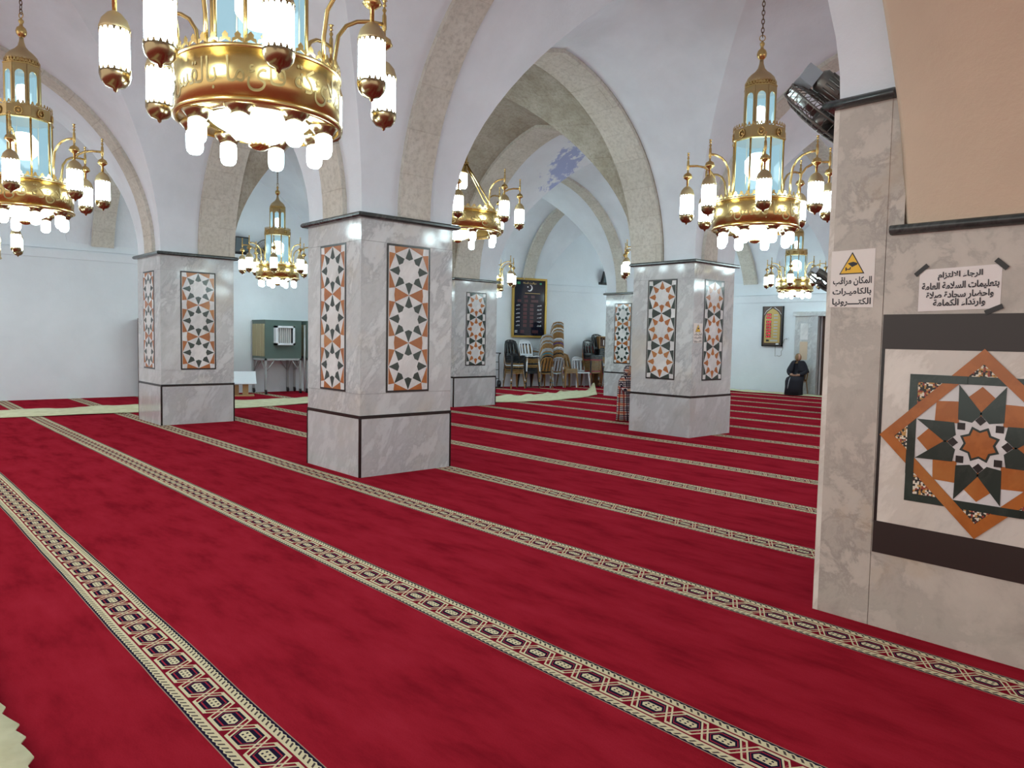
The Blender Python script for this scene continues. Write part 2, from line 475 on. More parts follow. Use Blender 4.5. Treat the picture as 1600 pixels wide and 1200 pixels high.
def put_text(mb, t, T, cx, cz, width, height, mat, arabic=True, bold=.028):
    vs, fs = text_polys(t, 1.0, bold, arabic)
    if not vs: return
    x0 = min(v[0] for v in vs); x1 = max(v[0] for v in vs); y0 = min(v[1] for v in vs); y1 = max(v[1] for v in vs)
    sx = width / max(1e-6, x1 - x0); sy = height / max(1e-6, y1 - y0)
    b = len(mb.v)
    mb.v += [tuple(T(cx + (x - (x0 + x1) / 2) * sx, cz + (y - (y0 + y1) / 2) * sy, 0)) for x, y in vs]
    for f in fs: mb.face([b + i for i in f], mat)

# ------------------------------------------------------------------ room shell
WALL_L = [(-17.2, -6.0), (-16.8, 10.0), (-14.21, 19.7)]       # inner face of the left wall, bent once
def wall_x(y):
    for (xa, ya), (xb, yb) in zip(WALL_L, WALL_L[1:]):
        if y <= yb: return xa + (xb - xa) * (y - ya) / (yb - ya)
    return WALL_L[-1][0]
def wall_ang(y): return math.atan2(-( -14.21 + 16.8), 9.7) if y > 10 else math.atan2(-.4, 16)
mb = MB()
mb.poly([(-18.5, -7, 0), (9, -7, 0), (9, 20.5, 0), (-18.5, 20.5, 0)], 'carpet')
struct(mb.obj('floor'))
mb = MB()
for (xa, ya), (xb, yb) in zip(WALL_L, WALL_L[1:]):
    mb.poly([(xa, ya, 0), (xb, yb, 0), (xb, yb, 6.2), (xa, ya, 6.2)][::-1], 'wallpaint')
    mb.poly([(xa - .4, ya, 0), (xb - .4, yb, 0), (xb - .4, yb, 6.2), (xa - .4, ya, 6.2)], 'wallpaint')
struct(mb.obj('wall_left'))
mb = MB()
DX0, DX1, DZ = -9.20, -8.2, 2.15
mb.box((-15.2, 19.7, 0), (DX0, 20.1, 6.2), 'wallpaint')
mb.box((DX1, 19.7, 0), (9, 20.1, 6.2), 'wallpaint')
mb.box((DX0, 19.7, DZ), (DX1, 20.1, 6.2), 'wallpaint')
struct(mb.obj('wall_back'))
# string courses on the walls
mb = MB()
def course_left(mb, z0, z1, pr, mat):
    for (xa, ya), (xb, yb) in zip(WALL_L, WALL_L[1:]):
        mb.poly([(xa + pr, ya, z0), (xa + pr, ya, z1), (xb + pr, yb, z1), (xb + pr, yb, z0)], mat)
        mb.poly([(xa, ya, z0), (xa + pr, ya, z0), (xb + pr, yb, z0), (xb, yb, z0)], mat)
        mb.poly([(xa, ya, z1), (xb, yb, z1), (xb + pr, yb, z1), (xa + pr, ya, z1)], mat)
course_left(mb, 2.80, 2.96, .045, 'wallpaint'); course_left(mb, 2.985, 3.0, .055, 'wallpaint')
struct(mb.obj('trim_1'))
mb = MB()
mb.box((-14.2, 19.655, 2.55), (-2, 19.7, 2.74), 'wallpaint'); mb.box((-14.2, 19.64, 2.76), (-2, 19.7, 2.775), 'wallpaint')
struct(mb.obj('trim_2'))

# ------------------------------------------------------------------ pillars' plan and the vault grid
Z0 = 2.555
PIL = {  # x0, x1, y0, y1
    'A': (-7.300, -6.214, 3.692, 4.800), 'B': (-12.562, -11.455, 3.472, 4.561), 'C': (-7.138, -6.043, 8.984, 10.053),
    'D': (-12.615, -11.515, 8.947, 10.060), 'E': (-12.085, -10.985, 14.161, 15.261), 'F': (-1.710, -0.480, 3.727, 4.850),
    'G': (-6.53, -5.43, 14.20, 15.30)}
def ctr(k): a = PIL[k]; return ((a[0] + a[1]) / 2, (a[2] + a[3]) / 2)
NODE = {(0, 0): (wall_x(-1.1) - .55, -1.2), (1, 0): (-11.9, -1.15), (2, 0): (-6.7, -.95), (3, 0): (-1.1, -.95), (4, 0): (4.4, -.95),
        (0, 1): (wall_x(4.0) - .55, 4.02), (1, 1): ctr('B'), (2, 1): ctr('A'), (3, 1): ctr('F'), (4, 1): (4.4, 4.3),
        (0, 2): (wall_x(9.5) - .55, 9.5), (1, 2): ctr('D'), (2, 2): ctr('C'), (3, 2): (-1.0, 9.52), (4, 2): (4.4, 9.5),
        (0, 3): (wall_x(14.7) - .55, 14.7), (1, 3): ctr('E'), (2, 3): ctr('G'), (3, 3): (-.45, 14.75),
        (0, 4): (wall_x(20.2) - .55, 20.25), (1, 4): (-11.25, 20.25), (2, 4): (-5.8, 20.25), (3, 4): (-.3, 20.25)}
AH, RISE = 2.12, 2.50
RR = (RISE * RISE + AH * AH) / (2 * AH)
S0 = .102
def profile(off=0.0, n=14):
    """half arch: list of (fraction 0..1 of half span, height, arc length)"""
    r = RR - off; tm = math.acos((RR - AH) / r)
    return [((RR - r * math.cos(tm * i / n)) / AH, r * math.sin(tm * i / n), r * tm * i / n) for i in range(n + 1)]
def full(off=0.0, n=14):
    h = profile(off, n); L = h[-1][2]
    return [(f * .5, z, a) for f, z, a in h] + [(1 - f * .5, z, 2 * L - a) for f, z, a in h[-2::-1]]
def half(k):
    for q in PIL.values():
        if abs((q[0] + q[1]) / 2 - NODE[k][0]) < .01 and abs((q[2] + q[3]) / 2 - NODE[k][1]) < .01: return (q[1] - q[0]) / 2 - .015, (q[3] - q[2]) / 2 - .015
    return .55, .55
def bay(i, j, mat):
    cs = (0, S0, 1 - S0, 1); K4 = {}
    for a in (0, 1):
        for b in (0, 1):
            k = (i + a, j + b); c = Vector(NODE[k]); hx, hy = half(k)
            sa, sb = (1, -1)[a], (1, -1)[b]
            A0, A1 = (0, 1) if a == 0 else (3, 2); B0, B1 = (0, 1) if b == 0 else (3, 2)
            K4[(A0, B0)] = c; K4[(A1, B0)] = c + Vector((sa * hx, 0)); K4[(A0, B1)] = c + Vector((0, sb * hy)); K4[(A1, B1)] = c + Vector((sa * hx, sb * hy))
    if i == 0:      # the vault dies into the wall along its own line
        for n in range(4): K4[(1, n)].x = wall_x(K4[(1, n)].y) - .07
    if j == 3:
        for m in range(4): K4[(m, 2)].y = 19.77
    def P(s, t, h):
        m = 0 if s < cs[1] else 1 if s < cs[2] else 2
        n = 0 if t < cs[1] else 1 if t < cs[2] else 2
        u = (s - cs[m]) / (cs[m + 1] - cs[m]); v = (t - cs[n]) / (cs[n + 1] - cs[n])
        p = K4[(m, n)] * ((1 - u) * (1 - v)) + K4[(m + 1, n)] * (u * (1 - v)) + K4[(m, n + 1)] * ((1 - u) * v) + K4[(m + 1, n + 1)] * (u * v)
        e, g = (min(1, max(0, (q - S0) / (1 - 2 * S0))) for q in (s, t))
        return (p.x, p.y, Z0 + h + .30 * 16 * e * (1 - e) * g * (1 - g))
    mb = MB(); K = 9
    for k in range(4):
        rows, uvs = [], []
        for f, z, a in full(0, 20):
            s = S0 + f * (1 - 2 * S0)
            tm = min(s, 1 - s); row, ur = [], []
            ts = [0, S0 * .5] + [S0 + (tm - S0) * q / (K - 2) for q in range(K - 1)]
            for t in ts:
                st = ((s, t), (1 - s, 1 - t), (t, 1 - s), (1 - t, s))[k]
                row.append(P(st[0], st[1], z)); ur.append((t * 5.4, a))
            rows.append(row); uvs.append(ur)
        mb.grid(rows, mat, uvs)
    return struct(mb.obj('ceiling'))
for i in range(4):
    for j in range(4):
        if all(q in NODE for q in ((i, j), (i + 1, j), (i, j + 1), (i + 1, j + 1))):
            bay(i, j, {(1, 1): 'stonevault', (1, 2): 'plaster_blue'}.get((i, j), 'plaster'))
trim_no = [2]
def band(n0, n1, a, b, mat='stone', lo=0, hi=1):
    p0, p1 = Vector(NODE[n0]), Vector(NODE[n1]); d = p1 - p0
    pe = Vector((0, 1)) if abs(d.x) > abs(d.y) else Vector((1, 0))
    mb = MB(); P, U = [], []
    ax_ = 0 if abs(d.x) > abs(d.y) else 1
    sA = half(n0)[ax_] / d.length; sB = half(n1)[ax_] / d.length
    for (f, z, arc), (f2, z2, _) in zip(full(.05, 20), full(-.04, 20)):
        s = sA + f * (1 - sA - sB); s2 = sA + f2 * (1 - sA - sB)
        q, q2 = p0 + d * s, p0 + d * s2
        P.append([(*(q2 + pe * a), Z0 + z2), (*(q + pe * a), Z0 + z), (*(q + pe * (a + b) / 2), Z0 + z), (*(q + pe * b), Z0 + z), (*(q2 + pe * b), Z0 + z2)])
        U.append([(-.1, arc), (0, arc), ((b - a) / 2, arc), (b - a, arc), (b - a + .1, arc)])
    if n0[0] == 0 or n1[1] == 4:
        w_end = [k for k, (f, z, arc) in enumerate(full(.05, 20)) if z < .50 and ((f < .5) if n0[0] == 0 else (f > .5))]
        P = [p for k, p in enumerate(P) if k not in w_end]; U = [p for k, p in enumerate(U) if k not in w_end]
        e_ = P[0] if n0[0] == 0 else P[-1]; mb.poly(e_, mat, U[0])
    mb.grid(P, mat, U, smooth=False)
    trim_no[0] += 1
    return struct(mb.obj('trim_%d' % trim_no[0]))
BANDS = {((2, 1), (3, 1)): (-.14, .22), ((1, 1), (2, 1)): (-.02, .52), ((2, 1), (2, 2)): (-.54, .0), ((2, 2), (3, 2)): (-.36, -.03),
         ((1, 0), (1, 1)): (-.07, .30), ((2, 0), (2, 1)): (-.15, .25), ((1, 2), (2, 2)): (-.55, .04), ((1, 2), (1, 3)): (-.15, .15),
         ((2, 2), (2, 3)): (-.2, .2), ((1, 1), (1, 2)): (-.25, .25)}
for (i, j) in list(NODE):
    for n1 in ((i + 1, j), (i, j + 1)):
        if n1 in NODE and not (i == 0 and n1[0] == 0) and not (j == 4 and n1[1] == 4):
            a, b = BANDS.get(((i, j), n1), (-.2, .2))
            band((i, j), n1, a, b)

# plaster springer leaning out over the front pier, warm light painted as tan
def ray_at_y(u, v, y):
    D = _f + _r * ((u - 800) / 1150.4) + _u * ((600 - v) / 1150.4)
    t = y / D.y
    return D.x * t, CAMZ + D.z * t
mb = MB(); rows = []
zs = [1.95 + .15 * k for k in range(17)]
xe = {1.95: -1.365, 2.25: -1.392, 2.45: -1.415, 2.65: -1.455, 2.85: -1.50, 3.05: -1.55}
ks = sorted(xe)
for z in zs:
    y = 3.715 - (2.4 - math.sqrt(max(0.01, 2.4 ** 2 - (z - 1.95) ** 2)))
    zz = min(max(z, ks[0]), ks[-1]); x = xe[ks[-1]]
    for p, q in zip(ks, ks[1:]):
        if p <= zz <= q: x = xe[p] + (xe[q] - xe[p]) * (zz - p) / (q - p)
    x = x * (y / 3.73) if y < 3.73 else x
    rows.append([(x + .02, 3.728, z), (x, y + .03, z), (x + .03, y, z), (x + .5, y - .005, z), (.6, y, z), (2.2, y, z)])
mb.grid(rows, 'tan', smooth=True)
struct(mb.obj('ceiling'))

# ------------------------------------------------------------------ marble pillars
def star_panel(kites, outer, W=.52, H=1.47):
    """inlaid panel in local (u across, w up, depth out of the face)"""
    def build(mb, T):
        fr = .02; hw = W / 2
        mb.prism([(-hw, 0), (hw, 0), (hw, H), (-hw, H)], .004, 'black', T)
        iw = hw - fr
        T2 = lambda u, w, d: T(u, w, .0041 + d)
        mb.prism([(-iw, fr), (iw, fr), (iw, H - fr), (-iw, H - fr)], .002, 'marble_lite', T2)
        T3 = lambda u, w, d: T(u, w, .0062 + d)
        UH = (H - 2 * fr) / 3; rx, rz = iw * .985, UH / 2
        for k in range(3):
            cz = fr + UH * (k + .5)
            def q(x, y): return (x * rx, cz + y * rz)
            for a in range(8):
                t = a * PI / 4; co, si = math.cos(t), math.sin(t)
                kp = [(.985, 0), (.53, .19), (.455, 0), (.53, -.19)]
                mb.prism([q(r * co - l * si, r * si + l * co) for r, l in kp][::1], .0015, kites, T3)
            for sx in (-1, 1):
                for sz in (-1, 1):
                    p1 = [(0, 1), (.74, 1), (.70, .70)]; p2 = [(1, 0), (1, .74), (.70, .70)]
                    for p in (p1, p2):
                        pts = [q(x * sx * .99, y * sz) for x, y in p]
                        if sx * sz * (1 if p is p1 else -1) > 0: pts = pts[::-1]
                        mb.prism(pts, .0015, outer, T3)
    return build
def rounded_cornice(mb, w, d, z0, h, ov, mat):
    prof = [(0.0, z0), (ov * .75, z0), (ov, z0 + h * .28), (ov, z0 + h * .62), (ov * .8, z0 + h * .9), (ov * .5, z0 + h), (-.3, z0 + h)]
    rows = []
    for o, z in prof: rows.append([(-w / 2 - o, -d / 2 - o, z), (w / 2 + o, -d / 2 - o, z), (w / 2 + o, d / 2 + o, z), (-w / 2 - o, d / 2 + o, z)])
    mb.grid(rows, mat, None, False, True)
def pillar(k, label, kites, outer, strips):
    x0, x1, y0, y1 = PIL[k]; w, d = x1 - x0, y1 - y0
    t = thing('pillar', label, 'pillar', ((x0 + x1) / 2, (y0 + y1) / 2, 0), 0, 'marble clad pillars of the hall'); t['kind'] = 'thing'
    mb = MB(); g = .012; HB = .572
    mb.box((-w / 2, -d / 2, 0), (w / 2, d / 2, HB - .008), 'marble_base')
    mb.box((-w / 2 + .006, -d / 2 + .006, HB - .008), (w / 2 - .006, d / 2 - .006, HB), 'marble_lite')
    mb.obj('plinth', t)
    mb = MB()
    mb.box((-w / 2 - .001, -d / 2 - .001, HB), (w / 2 + .001, d / 2 + .001, HB + .032), 'black')
    if strips:
        s = .018
        for sx in (-1, 1):
            for sy in (-1, 1):
                cx, cy = sx * w / 2, sy * d / 2
                mb.box((cx - s if sx > 0 else cx - .003, cy - s if sy > 0 else cy - .003, 0), (cx + .003 if sx > 0 else cx + s, cy + .003 if sy > 0 else cy + s, HB), 'black')
    mb.obj('black_edging', t)
    mb = MB(); e = .006
    for a, b in ((HB + .032, .812), (.815, 2.292), (2.295, 2.505)):
        mb.box((-w / 2 + e, -d / 2 + e, a), (w / 2 - e, d / 2 - e, b), 'marble')
    mb.box((-w / 2 + .02, -d / 2 + .02, HB), (w / 2 - .02, d / 2 - .02, 2.55), 'marble_base')
    mb.obj('shaft', t)
    mb = MB(); rounded_cornice(mb, w - .012, d - .012, 2.505, .052, .06, 'cornice')
    o = mb.obj('cornice', t); o['label'] = 'dark green rounded cornice moulding'
    B = star_panel(kites, outer)
    zp = .82
    for side in range(4):
        mb = MB()
        if side == 0: T = lambda u, v, q: (u, -d / 2 + e - q, zp + v)
        elif side == 1: T = lambda u, v, q: (w / 2 - e + q, u, zp + v)
        elif side == 2: T = lambda u, v, q: (-u, d / 2 - e + q, zp + v)
        else: T = lambda u, v, q: (-w / 2 + e - q, -u, zp + v)
        B(mb, T)
        o = mb.obj('inlay_panel', t)
        o['label'] = 'black framed inlay of three %s stars' % ('orange' if kites == 'orange' else 'green')
    return t
pillar('A', 'large grey marble pillar in front, middle of the hall, with green star inlays', 'green', 'orange', True)
pillar('B', 'grey marble pillar with green stars standing beside the long cream cloth at left', 'green', 'orange', True)
pillar('C', 'grey marble pillar with orange stars, child leaning at its left side', 'orange', 'green', False)
pillar('D', 'grey marble pillar with orange stars half hidden behind the front pillar', 'orange', 'green', True)
pillar('E', 'far grey marble pillar with green stars next to the chair stacks', 'green', 'orange', False)
pillar('G', 'far marble pillar almost hidden behind the beige front pier, fan at its top', 'orange', 'green', False)

# front pier (right edge of the view)
x0, x1, y0, y1 = PIL['F']
pf = thing('pillar', 'beige grey marble pier with the big star panel and two paper notices', 'pillar', (0, 0, 0), 0); pf['kind'] = 'thing'
mb = MB()
mb.box((x0 + .004, y0, 0), (-1.437, y1, 2.552), 'marble_front')
mb.box((-1.434, y0, 0), (x1, y1, 1.905), 'marble_front')
mb.box((-1.437, y0 + .003, 1.9), (-1.36, y0 + .1, 2.552), 'marble_front')
mb.box((-1.5, y0 + .02, 0), (x1, y1 - .01, 2.5), 'marble_front')
o = mb.obj('cladding', pf)
mb = MB(); mb.box((x0 - .004, y0 - .0006, 0), (x0 + .022, y0 + .02, 2.552), 'marble_sand')
o = mb.obj('corner_strip', pf); o['label'] = 'pale narrow marble strip along the left corner'
mb = MB()
T = lambda u, w, q: (u, y0 - q, w)
rows = []
for o_, z in ((.0, 2.552), (.035, 2.552), (.048, 2.562), (.048, 2.580), (.036, 2.594), (.0, 2.598)): rows.append([(-1.420, y0 - o_, z), (x0 - o_, y0 - o_, z), (x0 - o_, y1 + .03, z)])
mb.grid(rows, 'cornice')
mb.poly([(-1.420, y0 - o_, z) for o_, z in ((.0, 2.552), (.035, 2.552), (.048, 2.562), (.048, 2.580), (.036, 2.594), (.0, 2.598))], 'cornice')
o = mb.obj('cornice', pf); o['label'] = 'dark green cornice on top of the left strip'
mb = MB()
pr = [(0, 1.905), (.022, 1.907), (.036, 1.917), (.040, 1.93), (.036, 1.944), (.022, 1.951), (.006, 1.953)]
mb.grid([[(-1.412 + (0 if i else 0), y0 - o_, z), (x1 + .5, y0 - o_, z)] for i, (o_, z) in enumerate(pr)], 'cornice')
mb.poly([(-1.412, y0 - o_, z) for o_, z in pr] , 'cornice')
o = mb.obj('moulding', pf); o['label'] = 'dark rounded moulding under the plaster springer'
CX, CZ = -.995, .95
def TF(u, w, q): return (CX + u, y0 - .0 - q, CZ + w)
mb = MB()
mb.prism([(-.435, -.58), (.435, -.58), (.435, -.425), (-.435, -.425)], .003, 'darkband', TF)
mb.prism([(-.435, .415), (.435, .415), (.435, .58), (-.435, .58)], .003, 'darkband', TF)
mb.prism([(-.435, -.425), (-.421, -.425), (-.421, .415), (-.435, .415)], .003, 'black', TF)
mb.prism([(.421, -.425), (.435, -.425), (.435, .415), (.421, .415)], .003, 'black', TF)
o = mb.obj('dark_bands', pf); o['label'] = 'dark brown bands above and below the star panel'
mb = MB()
def lay(k): return lambda u, w, q: TF(u, w, .0005 + k * .0016 + q)
mb.prism([(-.42, -.424), (.42, -.424), (.42, .414), (-.42, .414)], .001, 'marble_sand', lay(0))
G1, G2, D1, D2 = .300, .264, .425, .357
def ring(outer, inner, mat, T):
    n = len(outer)
    for i in range(n):
        j = (i + 1) % n
        mb.prism([outer[i], outer[j], inner[j], inner[i]], .0012, mat, T)
sq = lambda s: [(-s, -s), (s, -s), (s, s), (-s, s)]
di = lambda s: [(0, -s), (s, 0), (0, s), (-s, 0)]
_o = D2 - G2; mb.prism([(G2, -_o), (G2, _o), (_o, G2), (-_o, G2), (-G2, _o), (-G2, -_o), (-_o, -G2), (_o, -G2)], .001, 'marble_lite', lay(1))
for sx, sz in ((1, 1), (-1, 1), (-1, -1), (1, -1)):
    p = [(sx * G2, sz * G2), (sx * (D1 - G2), sz * G2), (sx * G2, sz * (D1 - G2))]
    mb.prism(p if sx * sz > 0 else p[::-1], .001, 'mosaic', lay(2))
for a in range(4):
    c, s = math.cos(a * PI / 2), math.sin(a * PI / 2)
    p = [(D2, 0), (G1, D2 - G1), (G1, -(D2 - G1))]
    mb.prism([(x * c - y * s, x * s + y * c) for x, y in p], .001, 'mosaic', lay(2))
ring(sq(G1), sq(G2), 'green', lay(2)); ring(di(D1), di(D2), 'orange', lay(3))
# the interlace: green passes over orange at every second crossing
for a in range(4):
    c, s = math.cos(a * PI / 2), math.sin(a * PI / 2)
    p = [(-.17, G2), (-.06, G2), (-.06, G1), (-.17, G1)]
    mb.prism([(x * c - y * s, x * s + y * c) for x, y in p], .0012, 'green', lay(4))
va = math.atan2(D2 - G2, G2)
for a in range(4):
    for sg in (-1, 1):
        t = a * PI / 2 + sg * va; r = math.hypot(G2, D2 - G2)
        def rot(p): return (p[0] * math.cos(t) - p[1] * math.sin(t), p[0] * math.sin(t) + p[1] * math.cos(t))
        mb.prism([rot(p) for p in ((r * .99, 0), (.128, .050), (.100, 0), (.128, -.050))], .001, 'green', lay(2.8))
for a in range(8):
    t = a * PI / 4
    def rot(p): return (p[0] * math.cos(t) - p[1] * math.sin(t), p[0] * math.sin(t) + p[1] * math.cos(t))
    mb.prism([rot(p) for p in ((.257, 0), (.192, .070), (.122, 0), (.192, -.070))], .001, 'orange', lay(2.2))
    mb.prism([rot(p) for p in ((.128, 0), (.106, .022), (.084, 0), (.106, -.022))], .001, 'black', lay(3.2))
st = lambda r1, r2: [((r1 if i % 2 == 0 else r2) * math.cos(i * PI / 8 + PI / 8), (r1 if i % 2 == 0 else r2) * math.sin(i * PI / 8 + PI / 8)) for i in range(16)]
mb.prism([(.125 * math.cos(i * PI / 4 + PI / 8), .125 * math.sin(i * PI / 4 + PI / 8)) for i in range(8)], .001, 'marble_lite', lay(2.6))
mb.prism(st(.084, .062), .001, 'green', lay(3.4)); mb.prism(st(.070, .052), .001, 'orange', lay(4.2))
o = mb.obj('star_panel', pf); o['label'] = 'square marble inlay with green square, orange diamond and eight-pointed star'
# two notices on the pier
def camera_icon(mb, T, cx, cz, s):
    mb.prism([(cx - s, cz - s * .85), (cx + s, cz - s * .85), (cx, cz + s * .9)], .0006, 'ink', T)
    mb.prism([(cx - s * .88, cz - s * .77), (cx + s * .88, cz - s * .77), (cx, cz + s * .74)], .0012, 'yellow', T)
    T2 = lambda u, w, q: T(u, w, .0013 + q)
    mb.prism([(cx - s * .34, cz + s * .02), (cx + s * .02, cz - s * .3), (cx + s * .42, cz - s * .12), (cx + s * .44, cz), (cx + s * .1, cz + s * .12)], .0004, 'ink', T2)
    mb.prism([(cx - s * .5, cz - s * .58), (cx - s * .4, cz - s * .58), (cx - s * .4, cz - s * .3), (cx - s * .5, cz - s * .3)], .0004, 'ink', T2)
    mb.prism([(cx - s * .4, cz - s * .5), (cx - s * .12, cz - s * .5), (cx - s * .05, cz - s * .3), (cx - s * .15, cz - s * .3), (cx - s * .18, cz - s * .42), (cx - s * .4, cz - s * .42)], .0004, 'ink', T2)
sg = thing('warning_sign', 'white sticker with yellow camera warning triangle on the beige front pier', 'sign', (-1.588, y0, 1.71))
TS = lambda u, w, q: (u, -.001 - q, w)
mb = MB(); mb.prism([(-.108, -.14), (.106, -.145), (.106, .142), (-.108, .14)], .001, 'paper2', TS); mb.obj('sheet', sg)
mb = MB(); TS2 = lambda u, w, q: (u, -.0022 - q, w)
camera_icon(mb, TS2, -.004, .075, .062)
mb.obj('warning_triangle', sg)
mb = MB(); TS3 = lambda u, w, q: (u, -.0026 - q, w)
put_text(mb, 'المكان مراقب', TS3, 0, -.014, .19, .045, 'ink'); put_text(mb, 'بالكاميـرات', TS3, 0, -.066, .19, .04, 'ink'); put_text(mb, 'الكتــــرونيا', TS3, 0, -.117, .19, .042, 'ink')
mb.obj('lettering', sg)
pg = thing('notice', 'white paper notice held by black tape above the big star panel', 'notice', (-1.115, y0, 1.645))
TP = lambda u, w, q: (u, -.001 - q - .0006 * math.sin(u * 30), w + u * .03)
mb = MB()
nx = 12
mb.grid([[TP(-.163 + .33 * i / nx, z, .001) for i in range(nx + 1)] for z in (-.098, -.03, .03, .094)], 'paper')
mb.obj('sheet', pg)
mb = MB(); TP2 = lambda u, w, q: TP(u, w, .0032)
for s_, z, wd in (('الرجاء الالتزام', .058, .18), ('بتعليمات السلامة العامة', .012, .31), ('واحضار سجادة صلاة', -.030, .27), ('وارتداء الكمامة', -.066, .21)):
    put_text(mb, s_, TP2, .005, z, wd, .040, 'ink')
mb.obj('lettering', pg)
def tape(cx, cz, l, w, ang):
    c, s = math.cos(ang), math.sin(ang); mb = MB()
    mb.prism([(cx + x * c - y * s, cz + x * s + y * c) for x, y in ((-l, -w), (l, -w), (l, w), (-l, w))], .0008, 'tape', lambda u, v, q: (u, -.0050 - q, v))
    mb.obj('tape', pg)
tape(-.155, .088, .034, .010, .72); tape(.165, .098, .030, .011, -.75); tape(.145, -.098, .036, .011, .42)

# small copy of the warning on the pillar with orange stars
sg2 = thing('warning_sign', 'small white camera warning notice on the right face of the pillar with orange stars', 'sign', (PIL['C'][1] - .006, 9.125, 1.51))
TS = lambda u, w, q: (.001 + q, u, w)
mb = MB(); mb.prism([(-.11, -.14), (.11, -.14), (.11, .14), (-.11, .14)], .001, 'paper2', TS); mb.obj('sheet', sg2)
mb = MB(); camera_icon(mb, lambda u, w, q: (.0022 + q, u, w), 0, .07, .065); mb.obj('warning_triangle', sg2)
mb = MB(); TS3 = lambda u, w, q: (.0026, u, w)
put_text(mb, 'المكان مراقب', TS3, 0, -.018, .19, .045, 'ink'); put_text(mb, 'بالكاميـرات', TS3, 0, -.066, .19, .04, 'ink'); put_text(mb, 'الكتــــرونيا', TS3, 0, -.117, .19, .042, 'ink')
mb.obj('lettering', sg2)

# ------------------------------------------------------------------ chandeliers
def ring_rot(a): return Matrix.Rotation(a, 3, 'Z')
def crest(mb, r, z, h, n, mat):
    """pierced crest of small pointed leaves standing on a ring"""
    wd = 2 * PI * r / n * .46
    leaf = [(-wd, 0), (-wd * .95, h * .35), (-wd * .45, h * .45), (-wd * .55, h * .7), (0, h), (wd * .55, h * .7), (wd * .45, h * .45), (wd * .95, h * .35), (wd, 0), (0, h * .28)]
    for i in range(n):
        a = 2 * PI * i / n; c, s = math.cos(a), math.sin(a)
        mb.prism(leaf, .003, mat, lambda u, w, q: (c * (r + q) - s * u, s * (r + q) + c * u, z + w))
def open_ring(mb, r, z0, z1, mat, n=48, t=.008):
    mb.lathe([(r - t, z0), (r, z0), (r, z1), (r - t, z1), (r - t, z0)], mat, n=n)
def teeth(mb, cc, zz, sg):
    for kk in range(16):
        b = 2 * PI * kk / 16; cb, sb = math.cos(b), math.sin(b)
        mb.prism([(-.009, -.004 * sg), (.009, -.004 * sg), (.004, .012 * sg), (0, .02 * sg), (-.004, .012 * sg)], .003, 'brasscap', lambda u, w, q: (cc[0] + cb * (.0695 + q) - sb * u, cc[1] + sb * (.0695 + q) + cb * u, zz + w))
